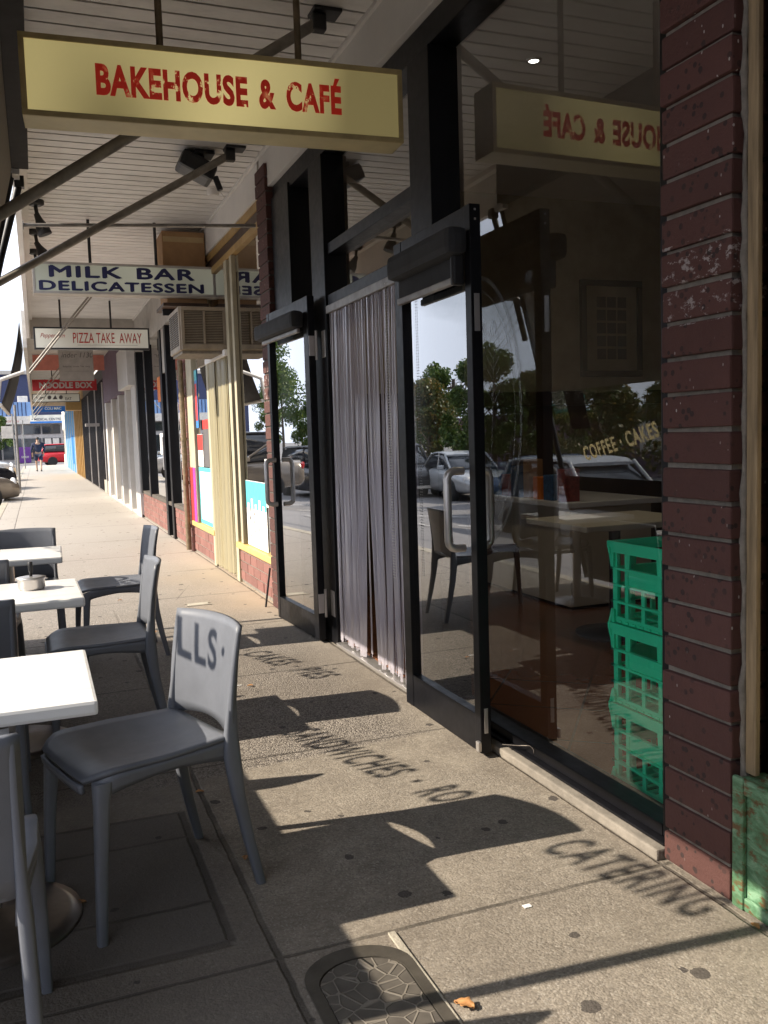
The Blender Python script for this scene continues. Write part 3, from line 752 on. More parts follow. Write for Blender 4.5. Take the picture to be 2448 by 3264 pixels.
MB().box(-.005, .05, 6.605, 10.42, 2.912, 2.989).build('inner_beam', 'darkwood', deli); MB().box(-.012, .04, 6.605, 10.42, 2.85, 2.911, .004).build('window_head', 'gold', deli)
MB().box(-.03, .08, 6.605, 11.0, 3.06, 3.36, .003).build('fascia', 'white', deli)
MB().box(-.01, .03, 6.605, 6.66, .368, 2.849, .004).build('post', 'cream', deli)
pane(6.66, 7.64, .366, 2.85, .012, deli); pane(7.78, 7.90, .366, 2.85, .012, deli); pane(9.14, 10.04, .366, 2.85, .012, deli); pane(8.035, 9.035, 2.85, 2.10, .012, deli)
MB().box(.3, 6.8, 6.78, 11.0, .0, .02).build('floor', 'concrete', deli)
MB().box(5.8, 6.0, 6.8, 11, .02, 3.3).build('back_wall', 'darkwood', deli); MB().box(.14, 5.8, 6.76, 6.79, .02, 3.3).build('side_wall', 'wallin', deli); MB().box(.14, 5.8, 10.9, 11.0, .02, 3.3).build('side_wall', 'darkwood', deli)
MB().box(.12, 6.0, 6.76, 11, 3.3, 3.4).build('ceiling', 'white', deli)
def poster(y0, y1, z0, z1, label, m='paper', head=None, hfrac=.25, border=None, x=.006):
    p = thing('poster', label, 'poster', (x, (y0+y1)/2, z0))
    MB().box(x, x+.003, y0, y1, z0, z1).build('sheet', m, p)
    if head: MB().box(x-.002, x-.0005, y0+.004, y1-.004, z1-(z1-z0)*hfrac, z1-.004).build('header', head, p)
    if border:
        b = MB(); w_ = .045
        for a in ((y0, y1, z0, z0+w_), (y0, y1, z1-w_, z1), (y0, y0+w_, z0+w_+.001, z1-w_-.001), (y1-w_, y1, z0+w_+.001, z1-w_-.001)): b.box(x-.002, x-.0005, a[0], a[1], a[2], a[3])
        b.build('border', border, p)
    return p
pp = poster(6.90, 7.62, .375, .93, 'white drinks poster with teal heading in the deli window', head='teal', hfrac=.42)
b = MB()
for i in range(4):
    for j in range(4):
        b.box(.0035, .0048, 7.02+i*.15, 7.035+i*.15, .42+j*.075+(i % 2)*.03, .445+j*.075+(i % 2)*.03)
b.build('small_print', 'greytext', pp)
b = MB()
for i in range(5): b.box(.001, .0025, 6.95+i*.135, 7.02+i*.135, .58, .74+.04*(i % 2))
b.build('bottles', 'paper', pp)
poster(6.68, 6.90, .74, 1.12, 'plain white notice beside the open door in the deli window')
poster(9.16, 9.98, .375, .99, 'white poster with teal border low in the deli window', border='teal')
poster(9.20, 9.62, 1.0, 1.5, 'dark poster with price rows in the deli window', 'greytext', 'redprint', .2)
poster(9.66, 9.98, 1.0, 1.35, 'red and white card above the teal bordered poster', 'paper', 'redprint', .5)
poster(10.06, 10.22, .37, .98, 'magenta strip poster on the deli post', 'magenta', x=-.026)
poster(10.24, 10.40, .37, .98, 'red strip poster on the deli post beside the brick pier', 'redprint', x=-.026)
bn = poster(9.86, 10.02, 1.42, 2.05, 'tall blue and red phone card banner in the deli window', 'blueprint', 'teal', .18)
MB().box(.0035, .0048, 9.88, 10.0, 1.5, 1.9).build('red_panel', 'redprint', bn)
# deli strip curtain
dc = thing('strip_curtain', 'yellowed clear plastic strip curtain in the milk bar door', 'curtain', (0, 8.5, 0))
MB().box(-.045, -.012, 8.03, 9.04, 2.03, 2.085, .004).build('curtain_rail', 'paper', dc)
y = 8.04
while y < 9.0:
    wd = rs.uniform(.07, .12); ph = rs.uniform(0, 6); am = rs.uniform(.012, .03)
    def fn(u, v, y=y, wd=wd, ph=ph, am=am): return (-.02+am*math.sin(u*3.3+ph)*(.3+.7*v), y+u*wd*(1-.12*math.sin(v*3+ph)), 2.032-v*1.99)
    MB().grid(fn, 5, 10).build('strip', 'stripy', dc); y += wd*.72
# air conditioner
ac = thing('air_conditioner', 'old beige window air conditioner above the milk bar door', 'air conditioner', (-.2, 8.4, 2.08))
MB().box(-.42, .02, 8.12, 8.72, 2.08, 2.47, .012).build('casing', 'acbeige', ac)
for y0, y1, x0 in ((8.08, 8.119, None),):
    fr = MB()
    for a in ((-.405, .0, 2.09, 2.135), (-.405, .0, 2.43, 2.46), (-.405, -.375, 2.136, 2.429), (-.21, -.19, 2.136, 2.429), (-.03, .0, 2.136, 2.429)): fr.box(a[0], a[1], 8.085, 8.118, a[2], a[3], .003)
    fr.build('grille_frame', 'acbeige', ac)
for x0, x1 in ((-.373, -.212), (-.188, -.032)):
    g = MB()
    for k in range(20): g.box(x0, x1, 8.095, 8.112, 2.139+k*.0145, 2.1455+k*.0145)
    g.build('louvre', 'acbeige', ac); 
MB().box(-.374, -.031, 8.1185, 8.1195, 2.137, 2.428).build('grille_back', 'acdark', ac)
g = MB()
for k in range(3):
    for j in range(16): g.box(-.4245, -.4205, 8.16+k*.18, 8.31+k*.18, 2.13+j*.019, 2.141+j*.019)
g.build('side_louvre', 'acdark', ac)
MB().box(-.40, .0, 8.13, 8.70, 2.055, 2.079, .004).build('drip_tray', 'mortar', ac)
sh = thing('shelf', 'timber shelf over the milk bar door behind the hanging sign', 'shelf', (-.2, 9, 2.58))
MB().box(-.46, -.03, 8.74, 9.25, 2.56, 2.59, .003).build('board', 'darkwood', sh); MB().box(-.44, -.04, 8.95, 8.98, 2.50, 2.559).build('bracket', 'blackmetal', sh)
for z0, z1, x0, lab in ((2.591, 2.93, -.42, 'brown cardboard box under another box on the shelf'), (2.931, 3.26, -.44, 'brown cardboard box on top of the stack under the awning')):
    bx_ = thing('cardboard_box', lab, 'box', (-.2, 9, z0), 'boxes stored above the milk bar door')
    MB().box(x0, -.04, 8.76, 9.22, z0, z1, .006).build('carton', 'cardboard', bx_)
    MB().box(x0+.01, -.05, 8.7585, 8.7595, z1-.10, z1-.05).build('tape', 'tape', bx_)
rp = thing('gas_stay', 'thin dark prop standing by the deli wall beside the open door', 'prop', (0, 6.7, 0))
MB().tube([(-.10, 6.62, .0), (-.06, 6.60, .30)], .008, 8).build('tube', 'blackmetal', rp)
# pier of brick at far end of deli
p3 = thing('brick_pier', 'red brick pier with torn white notices between the deli and the pizza shop', 'pier', (0, 10.7, 0))
pm = MB()
for k in range(38):
    z0 = .005+k*.0865
    for a, b_ in ((10.43, 10.61), (10.62, 10.98)): pm.box(-.03+rb.uniform(-.004, .004), .14, a, b_, z0, z0+.077, .003)
pm.build('brickwork', 'brickred', p3); MB().box(-.02, .13, 10.436, 10.975, 0, 3.3).build('mortar', 'mortar', p3)
MB().box(-.0375, -.036, 10.66, 10.9, .95, 1.62).build('notice', 'paper', p3)
dp = thing('downpipe', 'rusty brown downpipe on the brick pier', 'pipe', (-.06, 10.44, 0))
MB().tube([(-.07, 10.47, .02), (-.07, 10.47, 2.2)], .03, 10).build('tube', 'rod', dp)
for z in (.3, .8, 1.3, 1.8): MB().lathe([(.036, -.02), (.036, .02)], (-.07, 10.47, z), 10).build('collar', 'rod', dp)

# ================================================================ further shops on the left, each a thing
pz = thing('pizza_shopfront', 'pizza shop with black posts and low red brick sill', 'shopfront', (0, 13.4, 0))
bricksill(10.99, 11.9, .42, pz, seed=5); bricksill(12.6, 15.7, .42, pz, seed=6)
for a, b in ((11.9, 12.05), (12.42, 12.6), (14.3, 14.42), (15.5, 15.7)): MB().box(-.03, .1, a, b, .0 if a < 12.5 else .43, 2.78, .004).build('post', 'black', pz)
MB().box(-.02, .11, 10.99, 15.7, .422, .47, .004).build('sill', 'mortardark', pz)
MB().box(.06, .09, 12.06, 12.41, .02, 2.2).build('door', 'black', pz); MB().box(-.01, .08, 12.05, 12.42, 2.2, 2.78).build('panel', 'putty', pz)
pane(10.99, 11.9, .47, 2.78, .03, pz); pane(12.6, 14.3, .47, 2.78, .03, pz, 'glassdark'); pane(14.42, 15.5, .47, 2.78, .03, pz, 'glassdark')
MB().box(-.03, .08, 11.0, 15.7, 2.782, 3.36).build('fascia', 'putty', pz)
MB().box(.3, 6, 11.1, 15.6, .0, 3.3).build('interior', 'darkwood', pz)
MB().box(.02, .028, 12.7, 13.3, 1.85, 2.2).build('orange_notice', 'orange', pz); MB().box(.02, .028, 12.75, 13.3, 1.1, 1.4).build('white_notice', 'paper', pz)
MB().tube([(-.06, 12.38, .9), (-.06, 12.38, 1.35)], .012, 8).build('handle', 'steel', pz)
ws = thing('white_shopfront', 'white painted shopfront with folding gate panels and upper box', 'shopfront', (0, 19.5, 0))
for k, (a, b) in enumerate(((15.72, 16.4), (17.3, 17.6), (18.9, 19.2), (20.6, 20.9), (22.4, 22.9))): MB().box(-.05, .15, a, b, 0, 2.25, .005).build('post', 'whitemetal', ws)
for k in range(14):
    a = 16.45+k*.44
    MB().box(.0+.05*(k % 2), .05+.05*(k % 2), a, a+.10, .05, 2.2).build('gate_bar', 'whitemetal', ws)
MB().box(.12, .16, 16.4, 22.4, .02, 2.25).build('gate_panel', 'putty', ws)
MB().box(-.16, .2, 15.72, 17.6, 2.252, 2.95, .005).build('upper_box', 'whitemetal', ws); MB().box(-.06, .2, 17.61, 22.9, 2.252, 3.4, .005).build('upper_panel', 'plum', ws)
MB().box(-.03, .16, 15.72, 22.9, .0, .045).build('threshold', 'offwhite', ws)
dg = thing('dark_shopfront', 'shopfront closed by tall dark metal gates', 'shopfront', (0, 28, 0))
MB().box(.05, .15, 22.92, 34.9, .0, 3.3).build('wall', 'darkgate', dg)
for k in range(24): MB().box(-.03, .045, 23.0+k*.5, 23.08+k*.5, .02, 2.9).build('gate_bar', 'darkgate', dg)
for a in (23.4, 26.5, 30): MB().box(-.06, -.031, a, a+.12, .02, 2.8).build('pale_post', 'palegrey', dg)
MB().box(-.04, .04, 22.95, 24.6, .0, .34, .01).build('base_block', 'concrete', dg)
MB().box(-.4, -.04, 25.2, 25.4, 1.75, 1.83).build('bracket_arm', 'palegrey', dg)
tn = thing('tan_shopfront', 'tan painted shopfront with posts and box canopy', 'shopfront', (0, 38, 0))
MB().box(.05, .15, 34.92, 41.9, .0, 3.4).build('wall', 'tan', tn)
for k in range(6): MB().box(-.03, .045, 35.0+k*1.3, 35.25+k*1.3, .0, 2.9).build('post', 'tan', tn)
MB().box(-.55, .04, 34.95, 36.0, 2.55, 2.95).build('canopy', 'tan', tn)
bl_ = thing('blue_shopfront', 'sky blue shopfront with upright ribs and a sale banner', 'shopfront', (0, 49, 0))
MB().box(.05, .15, 41.92, 55.9, .0, 3.4).build('wall', 'blue', bl_)
for k in range(16): MB().box(-.04, .045, 42.0+k*.86, 42.25+k*.86, .0, 3.0).build('rib', 'blue' if k % 3 else 'offwhite', bl_)
MB().box(-.06, -.045, 44.0, 45.6, .4, 1.7).build('banner', 'signblue', bl_)
wl = thing('white_shopfront', 'rendered white end shop at the street corner', 'shopfront', (0, 59, 0))
MB().box(.0, 6, 55.92, 61.5, .0, 4.4).build('wall', 'offwhite', wl); MB().box(-.03, -.001, 57.2, 58.4, .1, 2.3).build('door', 'putty', wl)
MB().box(-.03, -.001, 59.2, 60.6, .7, 2.2).build('window', 'carglass', wl)
blk = thing('shop_block', 'long shop building above and behind the awning', 'building', (6, 30, 0))
MB().box(.16, 7, 11, 55.9, 3.41, 4.6).build('upper_wall', 'offwhite', blk); MB().box(.2, 7.2, -14, 11, 3.42, 5.2).build('upper_wall', 'brickred', blk)
MB().box(.6, 7, 15.72, 55.9, 0, 3.40).build('core', 'darkwood', blk); MB().box(1.05, 7, -14, 1.55, 0, 3.40).build('core', 'darkwood', blk)

# ================================================================ awning
aw = thing('shop_awning', 'long white boarded awning over the footpath', 'awning', (-.8, 7, 3.3))
cm = MB(); y = -14.0; sp = .137
while y < 15.5:
    cm.box(-1.60, -.031, y+.017, min(15.5, y+sp), 3.318, 3.328, .002); y += sp
cm.build('ceiling_board', 'ceiling', aw)
MB().box(-1.64, .1, -14.0, 15.5, 3.332, 3.41).build('roof_deck', 'black', aw)
MB().box(-.05, -.0305, -14, 15.5, 3.296, 3.317).build('corner_trim', 'white', aw)
MB().box(-1.70, -1.60, -14, 6.22, 3.02, 3.318, .004).build('front_beam', 'canvasdark', aw)
MB().box(-1.70, -1.655, 6.225, 15.5, 2.99, 3.42, .004).build('front_fascia', 'white', aw)
MB().box(-1.654, -1.60, 6.225, 15.5, 3.28, 3.325, .003).build('edge_trim', 'white', aw)
MB().box(-1.64, .0, 15.502, 15.62, 2.98, 3.40).build('bulkhead', 'putty', aw)
fa = thing('far_awning', 'lower plain awning over the further shops', 'awning', (-.8, 35, 3.3))
MB().box(-1.70, .0, 15.64, 56, 3.30, 3.42).build('soffit', 'putty', fa)
MB().box(-1.76, -1.70, 15.64, 56, 2.86, 3.45).build('front_fascia', 'offwhite', fa)
MB().box(-1.70, .0, 41.0, 41.1, 2.95, 3.3).build('bulkhead', 'offwhite', fa)
# diagonal braces: ceiling bracket down to the blind
def brace(y, x1=-1.92, z1=2.16, x0=-.29, z0=3.285, lab='', r=.026):
    b = thing('awning_brace', lab, 'brace', (x0, y, z0), 'diagonal pipe braces under the awning')
    MB().tube([(x1, y, z1), (x0, y, z0-.03)], r, 12).build('pipe', 'pipe', b)
    k = MB(); k.box(x0-.02, x0+.12, y-.06, y+.06, 3.30, 3.3175, .004); k.box(x0-.02, x0+.05, y-.03, y+.03, 3.22, 3.299, .01); k.build('bracket', 'blackmetal', b)
brace(4.27, lab='grey pipe brace that passes behind the cream bakehouse sign')
brace(6.38, lab='grey pipe brace between the bakehouse sign and the milk bar sign', z1=2.28)
brace(2.1, lab='grey pipe brace nearest the green panel, seen in the window')
for k, yy in enumerate((12.0, 12.6, 20.5, 23.0, 26.5, 30.0, 34.0)):
    b = thing('awning_brace', ['thin grey stay under the awning just past the pizza sign', 'thin grey stay second past the pizza sign', 'thin stay crossing the white script sign', 'thin stay by the salmon board', 'thin stay above the red noodle sign', 'thin stay crossing the black and white sign', 'thin stay nearest the blue sign'][k], 'brace', (-.6, yy, 3.3), 'diagonal pipe braces under the awning')
    MB().tube([(-1.68, yy, 2.22), (-.80, yy, 3.29)], .011, 8).build('pipe', 'pipe', b)
tr_ = thing('tie_rod', 'horizontal grey rod across the awning in front of the deli', 'rod', (-.8, 6.62, 2.8))
MB().tube([(-1.655, 6.62, 2.765), (-.055, 6.62, 2.845)], .013, 10).build('rod', 'galv', tr_)
MB().lathe([(.03, -.003), (.03, .003)], (0, 0, 0), 12, m=Matrix.Translation((-1.652, 6.62, 2.765)) @ Matrix.Rotation(R(90), 4, 'Y')).build('end_plate', 'galv', tr_)
# spot lights on the awning edge
def spot(x, y, tilt, lab):
    s_ = thing('spotlight', lab, 'spotlight', (x, y, 3.31), 'black spotlights along the awning edge')
    MB().lathe([(.07, 0), (.07, -.03), (.045, -.045)], (x, y, 3.317), 20).build('base', 'blackmetal', s_)
    MB().tube([(x, y, 3.27), (x+.01, y, 3.19)], .016, 8).build('stem', 'blackmetal', s_)
    m = Matrix.Translation((x+.01, y, 3.19)) @ Matrix.Rotation(tilt, 4, 'Y')
    MB().lathe([(.022, .02), (.03, -.03), (.055, -.10), (.058, -.16), (.05, -.16)], (0, 0, 0), 18, m=m).build('head', 'blackmetal', s_)
    MB().lathe([(.048, -.152), (.048, -.150)], (0, 0, 0), 16, m=m).build('lens', 'lens', s_)
spot(-1.545, 8.16, R(-20), 'black spotlight on the awning edge nearest the bakehouse sign')
spot(-1.545, 9.27, R(-28), 'black spotlight on the awning edge in the middle of the three')
spot(-1.55, 10.2, R(-8), 'black spotlight on the awning edge just above the milk bar sign')
fl = thing('floodlight', 'black floodlight on the ceiling beside the pipe bracket', 'floodlight', (-.44, 6.55, 3.3))
fm = Matrix.Translation((-.47, 6.55, 3.21)) @ Matrix.Rotation(R(25), 4, 'Y')
MB().box(-.14, .12, -.12, .12, -.07, .05, .03, m=fm).build('housing', 'blackmetal', fl)
k = MB(); k.box(-.50, -.36, 6.47, 6.63, 3.29, 3.3175, .003); k.tube([(-.44, 6.55, 3.29), (-.44, 6.55, 3.22)], .02, 8); k.build('bracket', 'blackmetal', fl)
MB().tube([(-.36, 6.50, 3.14), (-.33, 6.49, 3.05)], .022, 8).build('sensor', 'blackmetal', fl)
sm_ = thing('smoke_alarm', 'small white round sensor on the awning ceiling near the deli', 'sensor', (-.17, 7.47, 3.3))
MB().lathe([(.05, 0), (.05, -.035), (.038, -.05)], (-.19, 7.47, 3.317), 20).build('body', 'white', sm_)
MB().tube([(-.14, 7.47, 3.31), (-.09, 7.45, 3.24), (-.07, 7.43, 3.29)], .004, 6).build('wire', 'white', sm_)

# ================================================================ signs
def sign(name, label, x0, x1, y, z0, z1, rz, th, face, frame, fw, rods, texts, top=3.317):
    cx = (x0+x1)/2
    s_ = thing(name, label, 'sign', (cx, y, z0))
    A = Matrix.Translation((cx, y, 0)) @ Matrix.Rotation(rz, 4, 'Z'); hw = (x1-x0)/2
    MB().box(-hw, hw, 0.0, th, z0, z1, .004, m=A).build('box', 'signbox' if 'bake' in label else frame, s_)
    f = MB()
    for a in ((-hw, hw, z0, z0+fw), (-hw, hw, z1-fw, z1), (-hw, -hw+fw, z0+fw+.0005, z1-fw-.0005), (hw-fw, hw, z0+fw+.0005, z1-fw-.0005)): f.box(a[0], a[1], -.008, -.0005, a[2], a[3], .002, m=A)
    f.build('frame', frame, s_)
    MB().box(-hw+fw*.9, hw-fw*.9, -.003, -.0004, z0+fw*.9, z1-fw*.9, m=A).build('face', face, s_)
    for rx in rods: MB().tube([A @ Vector((rx, th/2, z1-.002)), A @ Vector((rx, th/2, top))], .014, 10).build('hanger_rod', 'rod' if 'bake' in label else 'blackmetal', s_)
    for (body, tx, tz, size, sx, bold, m, shear, spc) in texts:
        text(body, A @ frame_mtx((tx, -.0045, tz), (1, 0, 0), (0, 0, 1)), m, s_, size, sx, 0 if m == 'navy' else bold, .0008, shear=shear, spacing=spc, heavy=bold if m == 'navy' else 0)
    return s_
sign('hanging_sign', 'cream lightbox sign with red bakehouse and cafe lettering', -1.635, -.14, 3.62, 2.500, 2.797, R(-3),   .15, 'signcream', 'signframe', .021, (-.23, .325),
     [('BAKEHOUSE', -.195, 2.600, .150, .65, .0062, 'red', 0, 1.08), ('&', .17, 2.600, .150, .62, .0062, 'red', 0, 1), ('CAFÉ', .365, 2.600, .148, .62, .0062, 'red', 0, 1.1)])
sign('hanging_sign', 'pale lightbox sign with navy milk bar delicatessen lettering', -1.60, .02, 8.65, 2.635, 2.915, R(-1), .16, 'signgrey', 'putty', .022, (-.31, .28),
     [('MILK', -.365, 2.785, .140, 1.95, .009, 'navy', 0, 1.10), ('BAR', .345, 2.785, .140, 1.95, .009, 'navy', 0, 1.12), ('DELICATESSEN', -.03, 2.668, .115, 1.78, .008, 'navy', 0, 1.10)])
sign('hanging_sign', 'white lightbox sign with red pizza take away lettering and black frame', -1.60, -.03, 13.5, 2.62, 2.93, 0, .12, 'signwhite', 'blackmetal', .022, (-.42, .26),
     [('Peppercorn', -.54, 2.785, .085, .85, .0, 'redink', .35, .95), ('PIZZA TAKE  AWAY', .20, 2.712, .205, .50, .001, 'redink', 0, 1.04), ('_'*22, .20, 2.688, .06, 1.25, -.0, 'greytext', 0, 1.)])
sign('hanging_sign', 'salmon pink board hanging behind the white script sign', -1.62, -.1, 21.5, 2.95, 3.29, 0, .05, 'salmon', 'salmon', .02, (), [])
sign('hanging_sign', 'pale board with dark script lettering above the red noodle sign', -1.12, -.44, 19.8, 2.60, 3.28, 0, .05, 'palegrey', 'putty', .012, (),
     [('inder 1130', .02, 3.08, .15, .95, 0, 'greytext', .25, 1.), ('Restaurant  Noodle  Take  Away', 0, 2.88, .05, .8, 0, 'greytext', 0, 1), ('_'*16, 0, 2.80, .05, 1.2, 0, 'greytext', 0, 1)], 3.3)
sign('hanging_sign', 'red noodle box sign with pale lettering', -1.66, -.10, 24.5, 2.67, 2.95, 0, .08, 'signred', 'signred', .015, (-.3,), [('NOODLE BOX', .02, 2.735, .20, .98, .008, 'palegrey', 0, 1)], 3.3)
sign('hanging_sign', 'black and white sign with animal shapes under the red sign', -1.68, -.30, 29.5, 2.60, 2.86, 0, .08, 'signwhite', 'blackmetal', .02, (-.3, .3), [('ʏum  ● ▲ ●', -.2, 2.69, .15, .9, .006, 'greytext', .1, 1), ('EAT', .35, 2.66, .12, .9, .002, 'greytext', 0, 1)], 3.3)
sign('hanging_sign', 'blue hanging sign at the far end of the awning', -1.73, -.25, 46, 2.88, 3.27, 0, .1, 'signblue', 'signblue', .02, (), [('COLI MAC', .2, 2.98, .18, .9, .004, 'signwhite', 0, 1)], 3.3)

# ================================================================ cafe blind at the footpath edge
bd = thing('cafe_blind', 'sloping cafe blind with clear lettered window at the footpath edge', 'blind', (-2, 3.8, 0))
SL = .25
def BX(z): return -1.70-SL*(3.03-z)
def strip(name, m, y0, y1, z0, z1, th=.003):
    mb = MB(); mb.grid(lambda u, v: (BX(z0+(z1-z0)*v), y0+(y1-y0)*u, z0+(z1-z0)*v), 8, 4, th); return mb.build(name, m, bd, smooth=False)
strip('canvas', 'canvas', 1.91, 6.31, 1.58, 3.03); strip('skirt', 'canvasdark', 1.91, 6.31, .06, .90)
strip('clear_window', 'vinyl', 1.91, 6.31, .90, 1.58, .0)
strip('side_hem', 'canvasdark', 5.80, 6.05, 1.28, 1.58, .004)
for yy in (1.89, 6.33): MB().tube([(BX(3.02), yy, 3.02), (BX(.04), yy, .04)], .022, 10).build('side_pole', 'blackmetal', bd)
MB().tube([(BX(.06), 1.89, .06), (BX(.06), 6.33, .06)], .022, 10).build('bottom_bar', 'blackmetal', bd)
MB().box(-1.69, -1.63, 6.36, 6.42, 2.95, 3.02).build('pivot', 'blackmetal', bd)
MB().tube([(-1.655, 6.39, 3.0), (-1.80, 6.39, 2.5), (-1.93, 6.39, 2.0)], .024, 8).build('pivot_arm', 'blackmetal', bd)
upv = Vector((SL, 0, 1)).normalized()
def blind_text(body, y, z, width):
    # reads from the street: text runs towards -y, rising about 11 degrees
    r0 = Vector((0, -1, 0)); a = R(11.3); r_ = (r0*math.cos(a)+upv*math.sin(a)); u_ = (upv*math.cos(a)-r0*math.sin(a))
    o = text(body, frame_mtx((BX(z)-.003, y, z), r_, u_), 'letter', bd, .152, 1.0, .0045, .0005, align='LEFT', spacing=1.16)
    me = o.data; T = frame_mtx((BX(z)-.003, y, z), r_, u_); Ti = T.inverted()
    xs_ = [(Ti @ v.co).x for v in me.vertices]; k = width/(max(xs_)-min(xs_))
    me.transform(T @ Matrix.Diagonal((k, 1, 1, 1)) @ Ti)
blind_text('COFFEE · CAKES · PIES', 5.96, 1.03, 1.33)
for wd_, y_, ln_ in (('SANDWICHES', 3.85, .66), ('·', 3.135, .025), ('RO', 3.035, .125), ('LLS', 2.885, .195), ('·', 2.66, .025), ('CATERING', 2.485, .50)):
    blind_text(wd_, y_, 1.05+.2*(3.85-y_), ln_)
def farblind(y0, y1, lab):
    f = thing('drop_blind', lab, 'blind', (-1.95, (y0+y1)/2, 2), 'dark sloping drop blinds further along')
    mb = MB(); mb.grid(lambda u, v: (-1.80-.36*v+.05*math.sin(v*3), y0+(y1-y0)*u, 3.30-1.34*v), 4, 6, .006); mb.build('canvas', 'canvasdark', f)
    MB().tube([(-2.16, y0-.05, 1.96), (-2.16, y1+.05, 1.96)], .03, 8).build('bottom_bar', 'offwhite', f)
    MB().tube([(-1.77, y0-.06, 2.49), (-2.16, y0-.06, 2.35)], .03, 8).build('arm', 'offwhite', f); MB().tube([(-2.14, y0-.06, 2.37), (-2.20, y0-.06, 1.98)], .03, 8).build('arm', 'offwhite', f)
light_blocker = thing('drop_blind', 'added dark blind at the footpath edge behind the viewer, unseen, there to block light', 'blind', (-1.9, -5, 2))  # added out of view to block light and deepen the shade under the awning
mb = MB(); mb.grid(lambda u, v: (BX(.08+2.95*v), -13.8+14.3*u, .08+2.95*v), 6, 6, .004); mb.build('canvas', 'canvasdark', light_blocker, smooth=False)
MB().tube([(BX(.06), -13.8, .06), (BX(.06), .5, .06)], .022, 8).build('bottom_bar', 'blackmetal', light_blocker)
farblind(15.9, 20.5, 'dark sloping drop blind with pale arms beside the pizza sign')

# ================================================================ chairs and tables
def make_chair(label, m='chair'):
    c = thing('cafe_chair', label, 'chair', (0, 0, 0), None, local=True)
    # local frame: front is -x, back is +x
    def seat(u, v):
        x = -.235+u*.42; wy = (.212 if u < .5 else .212-.03*(u-.5)*2)-.05*max(0, (.16-u)/.16)**2
        y = (v*2-1)*wy
        z = .430-.018*math.sin(math.pi*min(1, u*1.05))*math.cos((v-.5)*math.pi)-.026*max(0, (.18-u)/.18)**2+.008*abs(v*2-1)**3
        return (x, y, z)
    sm = MB(); sm.grid(seat, 18, 14, -.013)
    for sg in (-1, 1): # aprons along the sides
        sm.grid(lambda u, v, sg=sg: (seat(.03+u*.95, .5+.5*sg)[0], seat(.03+u*.95, .5+.5*sg)[1]-sg*.004*v, seat(.03+u*.95, .5+.5*sg)[2]-.002-v*(.030+.028*abs(2*u-1)**1.5)), 14, 3, .012*sg)
    sm.grid(lambda u, v: (seat(0, .02+.96*u)[0]+.004*v, seat(0, .02+.96*u)[1], seat(0, .02+.96*u)[2]-.002-v*.022), 10, 3, -.012)
    sm.build('seat', m, c)
    def px(z):  # centre line of the back, nearly upright with a slight backward curve
        t = (z-.44)/.33; return .166+.012*t+.032*t*t
    def back(u, v):
        s_ = u*2-1; z = .462+v*.298
        z += (.006*(1-s_*s_) if v > .93 else 0) - (0 if v > .05 else .028*s_*s_)
        return (px(z)+.034*(1-s_*s_), s_*(.190+.004*v), z)
    bm = MB(); bm.grid(back, 16, 14, -.014); bm.build('backrest', m, c)
    def leg(path, dims):
        mb = MB(); rings = []
        for (x, y, z), (a, b) in zip(path, dims):
            rings.append([Vector((x+a*math.copysign(abs(math.cos(t))**.6, math.cos(t)), y+b*math.copysign(abs(math.sin(t))**.6, math.sin(t)), z)) for t in [2*math.pi*k/14 for k in range(14)]])
        mb.loft(rings); mb.build('leg', m, c)
    for sg in (-1, 1):
        leg([(-.228, sg*.206, 0), (-.218, sg*.203, .2), (-.205, sg*.196, .37), (-.198, sg*.190, .418)], [(.013, .013), (.016, .016), (.020, .019), (.026, .019)])
        leg([(.245, sg*.196, 0), (.214, sg*.192, .14), (.188, sg*.189, .28), (.176, sg*.186, .39), (.177, sg*.184, .46), (px(.55)+.012, sg*.182, .55), (px(.66)+.012, sg*.182, .66), (px(.74)+.012, sg*.183, .74), (px(.75)+.012, sg*.183, .752)],
            [(.013, .013), (.016, .014), (.020, .015), (.025, .015), (.020, .012), (.013, .009), (.010, .008), (.007, .007), (.004, .004)])
    return c
G_CH = 'charcoal chairs around the footpath tables'
ch = make_chair('charcoal plastic chair nearest the cafe, its back lettered by shadow'); ch['group'] = G_CH
ch.location = (-1.42, 2.58, 0); ch.rotation_euler = (0, 0, R(17))
dup(ch, (-1.43, 4.06, 0), R(0), 'charcoal chair pulled up to the middle table, seen from its side')
dup(ch, (-1.25, 5.60, 0), R(4), 'charcoal chair furthest along, beside the far table')
dup(ch, (-1.918, 1.94, 0), R(-90), 'charcoal chair at the near corner, cut by the photo edge, tucked under the near table')
dup(ch, (-1.965, 3.49, 0), R(-88), 'charcoal chair between the near table and the ashtray table')
dup(ch, (-2.0, 4.68, 0), R(-92), 'charcoal chair between the ashtray table and the far table')
dup(ch, (-1.775, 5.80, 0), R(90), 'charcoal chair with its sunlit back behind the far white table')
ic = make_chair('brown timber chair standing inside the cafe behind the folded door', 'chairwood')
ic.location = (1.25, 5.72, .029); ic.rotation_euler = (0, 0, R(200))
ic2 = dup(ic, (1.75, 3.75, .029), R(95), 'brown timber chair at the white table inside the window')
tb = thing('cafe_table', 'square white table nearest the camera, with a bare top', 'table', (0, 0, 0), 'white tables on the footpath', local=True)
MB().box(-.295, .295, -.295, .295, .622, .660, .009).build('tabletop', 'tabletop', tb)
MB().tube([(0, 0, .04), (0, 0, .615)], .03, 14).build('column', 'steel', tb)
MB().lathe([(.235, 0), (.235, .010), (.20, .022), (.06, .04), (.035, .05)], (0, 0, .0), 40).build('base', 'basemetal', tb)
MB().box(-.2, .2, -.03, .03, .606, .6215).build('bearer', 'blackmetal', tb)
tb.location = (-1.852, 2.535, 0)
dup(tb, (-1.812, 4.08, 0), R(1), 'square white table with the steel ashtray on it')
dup(tb, (-1.85, 5.57, 0), R(-1), 'square white table furthest from the camera')
